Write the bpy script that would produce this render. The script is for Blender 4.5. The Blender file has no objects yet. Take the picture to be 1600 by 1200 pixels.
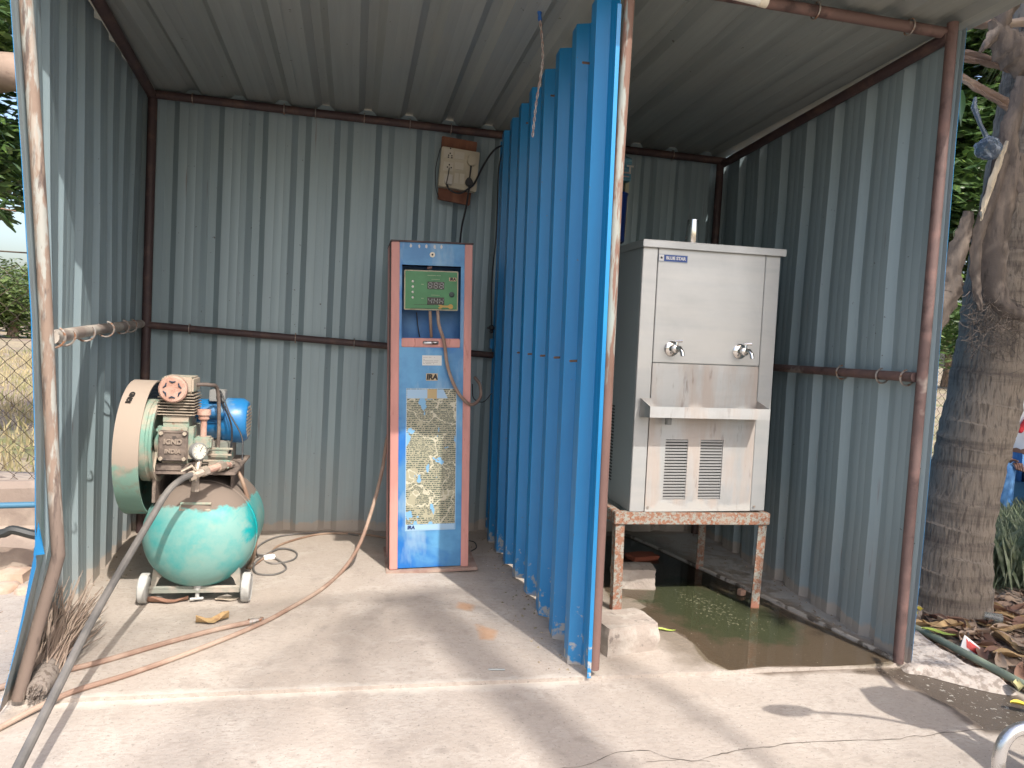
import bpy, bmesh, math, random
import numpy as np
from mathutils import Vector, Matrix, noise as mn
random.seed(7); np.random.seed(7)
R = math.radians
C = bpy.context.scene.collection
sc = bpy.context.scene
# ------------------------------------------------------------------ camera
F = 1150.0; H = 1.2
def _ray(px, py): return Vector(((px-800)/F, -(py-600)/F, -1.0))
vx = _ray(6100, 840).normalized(); vy = _ray(560, 517)
ZA = vx.cross(vy).normalized()
if ZA.y < 0: ZA = -ZA
YA = ZA.cross(vx)
RM = Matrix((vx, YA, ZA))                    # world = RM @ cam
cam = bpy.data.cameras.new('camera'); co = bpy.data.objects.new('camera', cam); C.objects.link(co)
co.matrix_world = Matrix.Translation((0, 0, H)) @ RM.to_4x4()
cam.sensor_width = 36; cam.lens = F/1600*36; cam.clip_start = 0.03; cam.clip_end = 600
sc.camera = co
def fl(px, py, z=0.0):
    d = RM @ _ray(px, py); t = (z-H)/d.z; return Vector((d.x*t, d.y*t, z))
def aty(px, py, y):
    d = RM @ _ray(px, py); t = y/d.y; return Vector((d.x*t, y, H+d.z*t))
def atx(px, py, x):
    d = RM @ _ray(px, py); t = x/d.x; return Vector((x, d.y*t, H+d.z*t))
def atd(px, py, dist):
    d = RM @ _ray(px, py); return Vector((0, 0, H)) + d*dist
# ------------------------------------------------------------------ light
EL = R(50.0); AZ = Vector((0.291, -0.957, 0)).normalized()
tosun = Vector((AZ.x*math.cos(EL), AZ.y*math.cos(EL), math.sin(EL)))
w = bpy.data.worlds.new('World'); sc.world = w; w.use_nodes = True
nt = w.node_tree; nt.nodes.clear()
sky = nt.nodes.new('ShaderNodeTexSky'); sky.sky_type = 'NISHITA'; sky.sun_disc = False
sky.sun_elevation = EL; sky.sun_rotation = math.atan2(AZ.x, AZ.y); sky.air_density = 1.0; sky.dust_density = 4.0; sky.ozone_density = 0.6
bg = nt.nodes.new('ShaderNodeBackground'); bg.inputs[1].default_value = 0.15
wo = nt.nodes.new('ShaderNodeOutputWorld'); nt.links.new(sky.outputs[0], bg.inputs[0]); nt.links.new(bg.outputs[0], wo.inputs[0])
sl = bpy.data.lights.new('sun', 'SUN'); sl.energy = 2.6; sl.angle = R(0.53); sl.color = (1.0, 0.945, 0.87)
so = bpy.data.objects.new('sun', sl); C.objects.link(so); so.rotation_mode = 'QUATERNION'
so.rotation_quaternion = (-tosun).to_track_quat('-Z', 'Y'); so.location = (3, -6, 9)
vs = sc.view_settings; vs.view_transform = 'Standard'; vs.look = 'None'; vs.gamma = 1; vs.use_curve_mapping = False
vs.exposure = 1.12
# ------------------------------------------------------------------ materials
def rgb(r, g, b): return (r, g, b, 1)
def mat(name, base, rough=0.6, metal=0.0, layers=(), bump=0.0, bscale=60, spec=0.5, rvar=0.0, coords='Object', battr=None, trans=0, alpha=1.0, bstretch=(1,1,1)):
    """layers: dicts color, scale, lo, hi, stretch, detail, attr, axis=(k,a,b), rough, metal, kind"""
    m = bpy.data.materials.new(name); m.use_nodes = True; t = m.node_tree; N = t.nodes; L = t.links
    bs = N['Principled BSDF']; tc = N.new('ShaderNodeTexCoord')
    src = tc.outputs[coords]
    def noise(scale, stretch=(1,1,1), detail=4, dist=0.0, off=0, kind='noise'):
        mp = N.new('ShaderNodeMapping'); mp.inputs['Scale'].default_value = stretch; mp.inputs['Location'].default_value = (off, off*1.7, off*0.6)
        L.new(src, mp.inputs[0])
        if kind == 'vor':
            n = N.new('ShaderNodeTexVoronoi'); n.inputs['Scale'].default_value = scale; L.new(mp.outputs[0], n.inputs['Vector']); return n.outputs['Distance']
        n = N.new('ShaderNodeTexNoise'); n.inputs['Scale'].default_value = scale; n.inputs['Detail'].default_value = detail
        n.inputs['Distortion'].default_value = dist; n.inputs['Roughness'].default_value = 0.6
        L.new(mp.outputs[0], n.inputs['Vector']); return n.outputs['Fac']
    def mr(v, a, b, lo=0.0, hi=1.0):
        n = N.new('ShaderNodeMapRange'); n.inputs[1].default_value = a; n.inputs[2].default_value = b; n.inputs[3].default_value = lo; n.inputs[4].default_value = hi
        n.clamp = True; L.new(v, n.inputs[0]); return n.outputs[0]
    def mul(a, b):
        n = N.new('ShaderNodeMath'); n.operation = 'MULTIPLY'; L.new(a, n.inputs[0])
        if isinstance(b, (int, float)): n.inputs[1].default_value = b
        else: L.new(b, n.inputs[1])
        return n.outputs[0]
    def add(a, b):
        n = N.new('ShaderNodeMath'); n.operation = 'ADD'; L.new(a, n.inputs[0]); L.new(b, n.inputs[1]); return n.outputs[0]
    cur = None; curR = None; curM = None
    for i, ly in enumerate(layers):
        nz = noise(ly.get('scale', 5), ly.get('stretch', (1,1,1)), ly.get('detail', 4), ly.get('dist', 0), i*3.1+1, ly.get('kind', 'noise'))
        if 'attr' in ly:
            a = N.new('ShaderNodeAttribute'); a.attribute_name = ly['attr']
            s = add(a.outputs['Fac'], mul(mr(nz, 0, 1, -0.5, 0.5), ly.get('amt', 0.6)))
            f = mr(s, ly.get('lo', 0.45), ly.get('hi', 0.55))
        else: f = mr(nz, ly.get('lo', 0.4), ly.get('hi', 0.6))
        if 'axis' in ly:
            k, a0, b0 = ly['axis']; sp = N.new('ShaderNodeSeparateXYZ'); L.new(src, sp.inputs[0])
            g = mr(sp.outputs[k], a0, b0)
            if ly.get('thr'):   # noisy threshold front instead of a blend
                f = mr(add(g, mul(mr(nz, 0, 1, -0.5, 0.5), ly['thr'])), 0.45, 0.55)
            else: f = mul(f, g)
        if 'op' in ly: f = mul(f, ly['op'])
        mx = N.new('ShaderNodeMixRGB'); L.new(f, mx.inputs[0])
        if cur is None: mx.inputs[1].default_value = rgb(*base)
        else: L.new(cur, mx.inputs[1])
        mx.inputs[2].default_value = rgb(*ly['color']); cur = mx.outputs[0]
        def chain(cv, val, basev):
            q = N.new('ShaderNodeMix'); q.data_type = 'FLOAT'; L.new(f, q.inputs[0])
            if cv is None: q.inputs[2].default_value = basev
            else: L.new(cv, q.inputs[2])
            q.inputs[3].default_value = val; return q.outputs[0]
        if 'rough' in ly: curR = chain(curR, ly['rough'], rough)
        if 'metal' in ly: curM = chain(curM, ly['metal'], metal)
    if cur is None: bs.inputs['Base Color'].default_value = rgb(*base)
    else: L.new(cur, bs.inputs['Base Color'])
    if curR is None: bs.inputs['Roughness'].default_value = rough
    else: L.new(curR, bs.inputs['Roughness'])
    if curM is None: bs.inputs['Metallic'].default_value = metal
    else: L.new(curM, bs.inputs['Metallic'])
    bs.inputs['Specular IOR Level'].default_value = spec
    if trans: bs.inputs['Transmission Weight'].default_value = trans
    if alpha < 1: bs.inputs['Alpha'].default_value = alpha
    if bump:
        b = N.new('ShaderNodeBump'); b.inputs['Strength'].default_value = bump; b.inputs['Distance'].default_value = 0.01
        L.new(noise(bscale, bstretch, 6, 0, 9), b.inputs['Height']); L.new(b.outputs[0], bs.inputs['Normal'])
    return m
RUST = (0.13, 0.06, 0.04); DUST = (0.42, 0.34, 0.28)
def sheetmat(name, axis_streak=(9, 9, 0.35)):
    return mat(name, (0.275, 0.355, 0.385), 0.42, 0.15, [
        dict(color=(0.21, 0.26, 0.275), scale=2.2, stretch=axis_streak, lo=0.35, hi=0.7),
        dict(color=(0.33, 0.37, 0.37), scale=5.5, stretch=axis_streak, lo=0.55, hi=0.75, op=0.6),
        dict(color=(0.34, 0.33, 0.30), scale=1.6, lo=0.45, hi=0.75, op=0.5, rough=0.7),
        dict(color=(0.12, 0.12, 0.11), scale=38, lo=0.72, hi=0.76, detail=2)], bump=0.04, bscale=4, spec=0.4)
M = {}
M['sheet'] = sheetmat('galvanised_sheet')
M['sheetwall'] = mat('grey_wall_sheet', (0.285, 0.365, 0.39), 0.42, 0.15, [
    dict(color=(0.25, 0.32, 0.345), scale=2.2, stretch=(9, 9, 0.3), lo=0.3, hi=0.75),
    dict(color=(0.31, 0.37, 0.385), scale=9, stretch=(9, 9, 0.25), lo=0.5, hi=0.8, op=0.5),
    dict(color=(0.34, 0.32, 0.29), scale=2.6, lo=0.3, hi=0.7, axis=(2, 0.55, 0.0), op=0.85, rough=0.8),
    dict(color=(0.42, 0.37, 0.32), scale=7, axis=(2, 0.12, -0.02), thr=0.9, rough=0.9),
    dict(color=(0.16, 0.09, 0.07), scale=3.5, stretch=(12, 12, 0.5), lo=0.66, hi=0.74, op=0.6),
    dict(color=(0.11, 0.11, 0.10), scale=42, lo=0.73, hi=0.77, detail=2)], bump=0.04, bscale=4, spec=0.4)
M['sheetroof'] = mat('grey_roof_sheet', (0.26, 0.285, 0.275), 0.5, 0.1, [
    dict(color=(0.22, 0.24, 0.235), scale=2.2, stretch=(9, 0.35, 9), lo=0.35, hi=0.7),
    dict(color=(0.28, 0.28, 0.25), scale=1.4, lo=0.45, hi=0.75, op=0.5),
    dict(color=(0.10, 0.09, 0.08), scale=30, lo=0.74, hi=0.77, detail=2)], spec=0.35)
M['blue'] = mat('bright_blue_paint', (0.006, 0.215, 0.49), 0.33, 0.0, [
    dict(color=(0.008, 0.175, 0.40), scale=1.8, stretch=(4, 4, 0.5), lo=0.35, hi=0.7),
    dict(color=(0.09, 0.28, 0.52), scale=3, lo=0.35, hi=0.8, axis=(2, 0.7, 0.0), rough=0.7, op=0.5),
    dict(color=(0.36, 0.36, 0.34), scale=26, axis=(2, 0.50, -0.55), thr=1.25, rough=0.85),
    dict(color=(0.38, 0.35, 0.32), scale=9, axis=(2, 0.10, -0.08), thr=0.9, rough=0.9),
    dict(color=(0.10, 0.12, 0.14), scale=45, lo=0.74, hi=0.77, detail=2)], bump=0.02, bscale=8)
M['rustpipe'] = mat('brown_rusty_pipe', (0.125, 0.078, 0.070), 0.62, 0.0, [
    dict(color=(0.19, 0.11, 0.095), scale=9, lo=0.5, hi=0.7), dict(color=(0.06, 0.035, 0.033), scale=14, lo=0.55, hi=0.7),
    dict(color=(0.36, 0.31, 0.27), scale=5, lo=0.64, hi=0.7, op=0.7)], bump=0.12, bscale=90)
M['darkpipe'] = mat('dark_maroon_pipe', (0.055, 0.032, 0.032), 0.6, 0.0, [
    dict(color=(0.11, 0.065, 0.05), scale=11, lo=0.5, hi=0.7)], bump=0.1, bscale=90)
M['peelpipe'] = mat('pipe_with_peeling_white_paint', (0.25, 0.26, 0.235), 0.6, 0.0, [
    dict(color=(0.22, 0.27, 0.255), scale=6, stretch=(1, 1, 0.5), lo=0.5, hi=0.62),
    dict(color=(0.17, 0.10, 0.075), scale=22, stretch=(1.6, 1.6, 0.2), lo=0.45, hi=0.51, detail=7, rough=0.85),
    dict(color=(0.17, 0.10, 0.085), scale=15, stretch=(1.5,1.5,0.3), axis=(2, 1.75, 0.45), thr=1.3, rough=0.85)], bump=0.15, bscale=70)
M['peelleft'] = mat('weathered_left_pipe', (0.30, 0.30, 0.275), 0.6, 0.0, [
    dict(color=(0.26, 0.31, 0.29), scale=5, stretch=(1, 1, 0.5), lo=0.54, hi=0.62),
    dict(color=(0.22, 0.16, 0.125), scale=26, stretch=(1.6, 1.6, 0.3), lo=0.44, hi=0.52, detail=7, rough=0.85),
    dict(color=(0.185, 0.14, 0.115), scale=16, stretch=(1.6,1.6,0.3), axis=(2, 1.2, 0.2), thr=1.3, rough=0.85), dict(color=(0.10, 0.075, 0.065), scale=30, stretch=(1.6,1.6,0.25), lo=0.56, hi=0.66), dict(color=(0.30, 0.26, 0.22), scale=20, stretch=(1.6,1.6,0.2), lo=0.58, hi=0.64)], bump=0.15, bscale=70)
M['paleraill'] = mat('pale_rusty_rail', (0.26, 0.21, 0.18), 0.6, 0.0, [dict(color=(0.42, 0.38, 0.33), scale=6, lo=0.45, hi=0.6)], bump=0.1, bscale=90)
M['bolt'] = mat('zinc_bolt', (0.36, 0.33, 0.30), 0.45, 0.6, [dict(color=(0.22, 0.11, 0.06), scale=60, lo=0.5, hi=0.6, metal=0.0)])
M['boltrust'] = mat('rusty_washer', (0.20, 0.12, 0.08), 0.8, 0.1, [dict(color=(0.10, 0.08, 0.07), scale=80, lo=0.5, hi=0.6)])
def concrete(name, extra=()):
    return mat(name, (0.385, 0.34, 0.30), 0.85, 0.0, [
        dict(color=(0.36, 0.31, 0.265), scale=1.7, lo=0.35, hi=0.7, detail=6),
        dict(color=(0.44, 0.395, 0.35), scale=4.5, lo=0.5, hi=0.72, detail=8, dist=0.6),
        dict(color=(0.31, 0.27, 0.235), scale=14, lo=0.56, hi=0.70, detail=8),
        dict(color=(0.23, 0.205, 0.18), scale=85, lo=0.60, hi=0.70, detail=4), dict(color=(0.33, 0.285, 0.245), scale=38, stretch=(1, 2.2, 1), lo=0.50, hi=0.68, detail=7),
        dict(color=(0.48, 0.45, 0.40), scale=140, lo=0.66, hi=0.72, detail=2)] + list(extra), bump=0.35, bscale=55, spec=0.3)
M['apron'] = concrete('rough_concrete_apron', [
    dict(color=(0.60, 0.56, 0.50), scale=9, attr='line', lo=0.55, hi=0.95, amt=1.2, op=0.45),
    dict(color=(0.15, 0.12, 0.095), scale=7, attr='wet', lo=0.30, hi=0.62, amt=0.9, rough=0.45), dict(color=(0.085, 0.068, 0.054), scale=11, attr='wet', lo=0.55, hi=0.8, amt=1.0, rough=0.25), dict(color=(0.34, 0.32, 0.28), scale=60, attr='wet', lo=1.12, hi=1.16, amt=1.0)])
M['floor'] = concrete('smooth_concrete_floor', [
    dict(color=(0.33, 0.265, 0.20), scale=3, attr='dirt', lo=0.3, hi=0.9, amt=0.8, op=0.45),
    dict(color=(0.50, 0.22, 0.06), scale=10, attr='orange', lo=0.5, hi=0.8, amt=0.5, op=0.45),
    dict(color=(0.60, 0.56, 0.50), scale=9, attr='line', lo=0.55, hi=0.95, amt=1.2, op=0.45),
    dict(color=(0.22, 0.185, 0.15), scale=9, attr='wet', lo=0.25, hi=0.75, amt=0.9, rough=0.35),
    dict(color=(0.115, 0.088, 0.066), scale=7, attr='puddle', lo=0.42, hi=0.58, amt=0.45, rough=0.5),
    dict(color=(0.060, 0.070, 0.040), scale=9, attr='algae', lo=0.35, hi=0.65, amt=1.1, rough=0.6),
    dict(color=(0.30, 0.30, 0.22), scale=70, attr='scum', lo=0.58, hi=0.66, amt=1.4, rough=0.6),
    dict(color=(0.34, 0.33, 0.31), scale=11, attr='lime', lo=0.6, hi=0.8, amt=1.3, rough=0.9)])
M['dirt'] = mat('dry_dirt', (0.24, 0.19, 0.15), 0.95, 0, [
    dict(color=(0.31, 0.26, 0.17), scale=0.35, lo=0.4, hi=0.6, detail=8),
    dict(color=(0.15, 0.16, 0.07), scale=0.6, lo=0.52, hi=0.66, detail=8),
    dict(color=(0.15, 0.11, 0.09), scale=9, lo=0.5, hi=0.65, detail=8),
    dict(color=(0.36, 0.30, 0.24), scale=22, lo=0.58, hi=0.68, detail=6)], bump=0.8, bscale=25, spec=0.2)
# ------------------------------------------------------------------ mesh helper
class MB:
    def __init__(s): s.v = []; s.f = []; s.m = []; s.mi = 0
    def add(s, vs_, fs):
        b = len(s.v); s.v += [tuple(v) for v in vs_]; s.f += [tuple(i+b for i in f) for f in fs]; s.m += [s.mi]*len(fs); return s
    def box(s, c, size, rot=None):
        sx, sy, sz = [q/2 for q in size]; c = Vector(c)
        P = [Vector((x*sx, y*sy, z*sz)) for x in (-1, 1) for y in (-1, 1) for z in (-1, 1)]
        if rot is not None: P = [rot @ p for p in P]
        return s.add([c+p for p in P], [(0,1,3,2),(4,6,7,5),(0,4,5,1),(2,3,7,6),(0,2,6,4),(1,5,7,3)])
    def bx(s, x0, x1, y0, y1, z0, z1): return s.box(((x0+x1)/2, (y0+y1)/2, (z0+z1)/2), (abs(x1-x0), abs(y1-y0), abs(z1-z0)))
    def tube(s, pts, r, n=10, caps=True):
        pts = [Vector(p) for p in pts]; rs = r if isinstance(r, (list, tuple)) else [r]*len(pts)
        V = []; prev = None
        for i, p in enumerate(pts):
            t = (pts[min(i+1, len(pts)-1)]-pts[max(i-1, 0)])
            t = t.normalized() if t.length > 1e-9 else Vector((0, 0, 1))
            if prev is None: u = t.orthogonal().normalized()
            else:
                u = prev-t*prev.dot(t); u = u.normalized() if u.length > 1e-6 else t.orthogonal().normalized()
            prev = u; q = t.cross(u)
            V += [p+(u*math.cos(2*math.pi*k/n)+q*math.sin(2*math.pi*k/n))*rs[i] for k in range(n)]
        Fc = [(i*n+k, i*n+(k+1) % n, (i+1)*n+(k+1) % n, (i+1)*n+k) for i in range(len(pts)-1) for k in range(n)]
        if caps: Fc += [tuple(range(n))[::-1], tuple((len(pts)-1)*n+k for k in range(n))]
        return s.add(V, Fc)
    def cyl(s, a, b, r, r2=None, n=20): return s.tube([a, b], [r, r if r2 is None else r2], n)
    def lathe(s, prof, o, ax=(0, 0, 1), n=28, caps=True):
        ax = Vector(ax).normalized(); u = ax.orthogonal().normalized(); q = ax.cross(u); o = Vector(o)
        V = [o+ax*h+(u*math.cos(2*math.pi*k/n)+q*math.sin(2*math.pi*k/n))*r for r, h in prof for k in range(n)]
        Fc = [(i*n+k, i*n+(k+1) % n, (i+1)*n+(k+1) % n, (i+1)*n+k) for i in range(len(prof)-1) for k in range(n)]
        if caps: Fc += [tuple(range(n))[::-1], tuple((len(prof)-1)*n+k for k in range(n))]
        return s.add(V, Fc)
    def prism(s, poly, o, u, v, d):
        """poly of 2D pts in plane (u,v) at o, thickness vector d"""
        o = Vector(o); u = Vector(u); v = Vector(v); d = Vector(d); n = len(poly)
        A = [o+u*a+v*b for a, b in poly]; V = A+[p+d for p in A]
        return s.add(V, [tuple(range(n))[::-1], tuple(range(n, 2*n))]+[(i, (i+1) % n, n+(i+1) % n, n+i) for i in range(n)])
    def build(s, name, mats, parent=None, loc=None, bevel=0.0, smooth=0.6):
        me = bpy.data.meshes.new(name); off = parent_loc(parent) if parent else Vector((0, 0, 0))
        if loc is not None: off = off+Vector(loc) if parent and False else Vector(loc)
        me.from_pydata([(Vector(v)-off)[:] for v in s.v], [], s.f)
        if not isinstance(mats, (list, tuple)): mats = [mats]
        for m_ in mats: me.materials.append(m_)
        if len(mats) > 1: me.polygons.foreach_set('material_index', s.m)
        bm = bmesh.new(); bm.from_mesh(me)
        bmesh.ops.recalc_face_normals(bm, faces=bm.faces)
        if bevel: bmesh.ops.bevel(bm, geom=[e for e in bm.edges if len(e.link_faces) == 2 and e.calc_face_angle(0) > 0.6], offset=bevel, segments=2, affect='EDGES', clamp_overlap=True)
        bm.to_mesh(me); bm.free()
        if smooth:
            me.polygons.foreach_set('use_smooth', [True]*len(me.polygons)); me.set_sharp_from_angle(angle=smooth)
        me.update()
        o = bpy.data.objects.new(name, me); C.objects.link(o)
        if parent:
            o.parent = parent; o.location = off-parent_loc(parent)
        elif loc is not None: o.location = off
        WL[o] = off; return o
WL = {}
def parent_loc(p): return WL.get(p, Vector((0, 0, 0)))
def tag(o, label, cat, group=None):
    o['label'] = label; o['category'] = cat
    if group: o['group'] = group
    return o
def thing(name, label, cat, loc=(0, 0, 0), group=None):
    o = bpy.data.objects.new(name, None); C.objects.link(o); o.location = loc; o.empty_display_size = 0.1
    WL[o] = Vector(loc); return tag(o, label, cat, group)
def struct(o): o['kind'] = 'structure'; return o
def copyto(src, parent, dloc=(0, 0, 0), rot=None):
    c = src.copy(); C.objects.link(c); c.parent = parent; c.location = Vector(src.location)+Vector(dloc)
    if rot: c.rotation_euler = rot
    WL[c] = WL.get(src, Vector())+Vector(dloc); return c
def catmull(P, k=8):
    P = [Vector(p) for p in P]; Q = [P[0]*2-P[1]]+P+[P[-1]*2-P[-2]]; out = []
    for i in range(1, len(Q)-2):
        a, b, c, d = Q[i-1:i+3]
        for j in range(k):
            t = j/k; out.append(0.5*((2*b)+(c-a)*t+(2*a-5*b+4*c-d)*t*t+(3*b-a-3*c+d)*t**3))
    out.append(P[-1]); return out
def text(s_, size, loc, mat_, parent, xdir=(1, 0, 0), updir=(0, 0, 1), ext=0.0006, name='lettering', shear=0.0, align='CENTER', bold=0.0):
    cu = bpy.data.curves.new('t', 'FONT'); cu.body = s_; cu.size = size; cu.extrude = ext; cu.align_x = align; cu.align_y = 'CENTER'; cu.shear = shear; cu.offset = bold
    to = bpy.data.objects.new('t', cu); C.objects.link(to)
    dg = bpy.context.evaluated_depsgraph_get(); me = bpy.data.meshes.new_from_object(to.evaluated_get(dg))
    bpy.data.objects.remove(to)
    x = Vector(xdir).normalized(); z = x.cross(Vector(updir)).normalized(); y = z.cross(x)
    m4 = Matrix((x, y, z)).transposed().to_4x4(); m4.translation = Vector(loc)-parent_loc(parent); me.transform(m4)
    me.materials.clear(); me.materials.append(mat_)
    o = bpy.data.objects.new(name, me); C.objects.link(o); o.parent = parent; WL[o] = parent_loc(parent); return o

# ------------------------------------------------------------------ ground, slab, apron
def sdpoly(P, X, Y):
    """signed distance (positive inside) of points to polygon"""
    P = np.array([(p[0], p[1]) for p in P]); d = np.full(X.shape, 1e9); ins = np.zeros(X.shape, bool)
    for i in range(len(P)):
        a = P[i]; b = P[(i+1) % len(P)]; e = b-a; L2 = max((e**2).sum(), 1e-12)
        t = np.clip(((X-a[0])*e[0]+(Y-a[1])*e[1])/L2, 0, 1)
        d = np.minimum(d, np.hypot(X-a[0]-t*e[0], Y-a[1]-t*e[1]))
        c = ((a[1] > Y) != (b[1] > Y)) & (X < (b[0]-a[0])*(Y-a[1])/(b[1]-a[1]+1e-12)+a[0]); ins ^= c
    return np.where(ins, d, -d)
def gridobj(name, x0, x1, y0, y1, z, step, matl, attrs, zfun=None):
    nx = int((x1-x0)/step)+1; ny = int((y1-y0)/step)+1
    X, Y = np.meshgrid(np.linspace(x0, x1, nx), np.linspace(y0, y1, ny)); Z = np.full(X.shape, float(z))
    if zfun is not None: Z = Z+zfun(X, Y)
    V = np.stack([X.ravel(), Y.ravel(), Z.ravel()], 1)
    I = np.arange(nx*ny).reshape(ny, nx); Fq = np.stack([I[:-1, :-1].ravel(), I[:-1, 1:].ravel(), I[1:, 1:].ravel(), I[1:, :-1].ravel()], 1)
    # skirt
    me = bpy.data.meshes.new(name); me.from_pydata(V.tolist(), [], Fq.tolist()); me.materials.append(matl)
    me.polygons.foreach_set('use_smooth', [True]*len(me.polygons))
    for k, fn in attrs.items():
        a = me.attributes.new(k, 'FLOAT', 'POINT'); a.data.foreach_set('value', fn(X, Y).ravel().astype(np.float32))
    o = bpy.data.objects.new(name, me); C.objects.link(o); return o
def smooth01(d, w_): return np.clip(0.5+d/(2*w_), 0, 1)
FY = 2.47
puddle_px = [(1000, 960), (1060, 978), (1125, 1040), (1175, 1062), (1300, 1045), (1392, 1034), (1262, 968), (1180, 925), (1100, 890), (1040, 855), (975, 838), (945, 838), (945, 905), (975, 925), (1005, 930), (1030, 940)]
PUD = [fl(*p) for p in [(975, 962), (1010, 948), (990, 935), (945, 925), (935, 838), (975, 836), (1040, 862), (1100, 893), (1180, 930), (1262, 970), (1396, 1033), (1330, 1042), (1200, 1042), (1140, 1048), (1105, 1030), (1085, 1005), (1050, 985), (1015, 975)]]
WET = [fl(*p) for p in [(925, 835), (940, 965), (930, 1000), (1000, 985), (1040, 1010), (1075, 1043), (1400, 1040), (1100, 835), (1000, 830)]]
STRIP = [fl(*p) for p in [(975, 834), (1262, 966), (1400, 1036), (1390, 1000), (1100, 828)]]
ALG = [fl(*p) for p in [(1020, 915), (1060, 900), (1180, 940), (1260, 985), (1240, 1010), (1130, 1000), (1070, 975), (1010, 940)]]
ORG = [fl(*p) for p in [(755, 970), (770, 985), (760, 990), (735, 950), (718, 945), (735, 955)]]
slab = gridobj('floor_slab', -1.45, 2.44, FY, 4.9, 0.0, 0.02, M['floor'], dict(
    wet=lambda X, Y: smooth01(sdpoly(WET, X, Y), 0.10), puddle=lambda X, Y: smooth01(sdpoly(PUD, X, Y), 0.02),
    algae=lambda X, Y: smooth01(sdpoly(ALG, X, Y), 0.16), scum=lambda X, Y: smooth01(sdpoly(ALG, X, Y), 0.25)*0.5,
    lime=lambda X, Y: smooth01(sdpoly(STRIP, X, Y)-0.03, 0.05)*0.75,
    line=lambda X, Y: np.where((X < 0.86), smooth01(FY+0.035-Y, 0.03), 0),
    dirt=lambda X, Y: np.clip((Y-3.3)/1.0, 0, 1)*0.7+smooth01(0.10-np.abs(X+1.12), 0.1)*0.4,
    orange=lambda X, Y: smooth01(sdpoly([fl(745, 975), fl(775, 985), fl(770, 1000), fl(752, 998)], X, Y)+0.02, 0.03)*0.8+smooth01(sdpoly([fl(715, 940), fl(742, 945), fl(735, 955), fl(715, 950)], X, Y)+0.02, 0.03)*0.8),
    zfun=lambda X, Y: -0.012*np.clip((X-0.9)/0.4, 0, 1)*0)
struct(slab)
APW = [fl(*p) for p in [(1130, 1038), (1400, 1040), (1430, 1032), (1600, 1085), (1640, 1120), (1640, 1145), (1540, 1140), (1480, 1100), (1430, 1075), (1380, 1052), (1330, 1045), (1200, 1046)]]
apron = gridobj('concrete_apron', -3.2, 2.52, 0.6, FY, -0.014, 0.025, M['apron'], dict(
    wet=lambda X, Y: smooth01(sdpoly(APW, X, Y), 0.05), line=lambda X, Y: np.where(X < 0.86, smooth01(Y-FY+0.05, 0.04), 0)))
struct(apron)
mb = MB()
mb.add([(-9, -14, -0.018), (2.52, -14, -0.018), (2.52, 0.6, -0.018), (-9, 0.6, -0.018)], [(0, 1, 2, 3)])
mb.add([(2.52, -14, -0.018), (2.52, FY, -0.014), (2.52, FY, -0.1), (2.52, -14, -0.1)], [(0, 1, 2, 3)])
struct(mb.build('concrete_yard', M['apron'], smooth=0))
mb = MB(); mb.add([(-1.45, FY, 0), (2.44, FY, 0), (2.44, FY, -0.014), (-1.45, FY, -0.014)], [(0, 1, 2, 3)])
mb.add([(2.44, FY, 0), (2.44, 4.9, 0), (2.44, 4.9, -0.1), (2.44, FY, -0.1)], [(0, 1, 2, 3)]); mb.add([(-1.45, FY, 0), (-1.45, 4.9, 0), (-1.45, 4.9, -0.1), (-1.45, FY, -0.1)], [(0, 1, 2, 3)])
struct(mb.build('slab_edge', M['apron'], smooth=0))
def gz(X, Y):
    r = 0.03*np.sin(X*0.9+1)*np.cos(Y*0.7)+0.02*np.sin(X*2.3)*np.sin(Y*1.9+2)
    near = np.clip((np.hypot(X-0.5, Y-2.5)-3.2)/3, 0, 1); return r*near
g1 = gridobj('ground', -60, 70, -60, 90, -0.055, 0.5, M['dirt'], {}, gz); struct(g1)
mb = MB(); mb.add([(-400, -400, -0.2), (400, -400, -0.2), (400, 400, -0.2), (-400, 400, -0.2)], [(0, 1, 2, 3)]); struct(mb.build('far_ground', M['dirt'], smooth=0))
# crack lines
def crackline(pix, name, wd=0.003, z=-0.0125):
    P = catmull([fl(*p, z) for p in pix], 10); Q = []
    for i, p in enumerate(P):
        j = mn.noise(p*14)*0.018+mn.noise(p*45)*0.006; Q.append(Vector((p.x+j*0.3, p.y+j, z)))
    m_ = MB(); V = []; 
    for i, p in enumerate(Q):
        wl = wd*(0.35+abs(mn.noise(p*23))*2.4); V += [(p.x, p.y-wl/2, z), (p.x, p.y+wl/2, z)]
    m_.add(V, [(2*i, 2*i+2, 2*i+3, 2*i+1) for i in range(len(Q)-1)]); return struct(m_.build(name, M['crack'], smooth=0))
M['crack'] = mat('dark_crack', (0.10, 0.085, 0.07), 0.95)
crackline([(860, 1205), (930, 1188), (1000, 1172), (1080, 1190), (1150, 1172), (1230, 1163), (1380, 1156), (1500, 1142), (1620, 1140)], 'crack')
crackline([(1010, 1190), (1060, 1188), (1110, 1190)], 'crack', 0.002)
# drain lip
mb = MB(); P = [fl(1402, 1036), fl(1262, 966), fl(1180, 928), fl(1100, 892), fl(1020, 855), fl(975, 836)]
for a, b in zip(P, P[1:]):
    u = (b-a).normalized(); nrm = Vector((-u.y, u.x, 0))
    mb.box((a+b)/2+Vector((0, 0, 0.006)), ((b-a).length+0.004, 0.018, 0.02), Matrix((u, nrm, Vector((0, 0, 1)))).transposed())
M['lip'] = mat('mortar_lip', (0.40, 0.37, 0.33), 0.9, 0, [dict(color=(0.12, 0.10, 0.08), scale=14, lo=0.5, hi=0.6)], bump=0.4, bscale=60)
struct(mb.build('drain_kerb', M['lip'], bevel=0.003))
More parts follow.
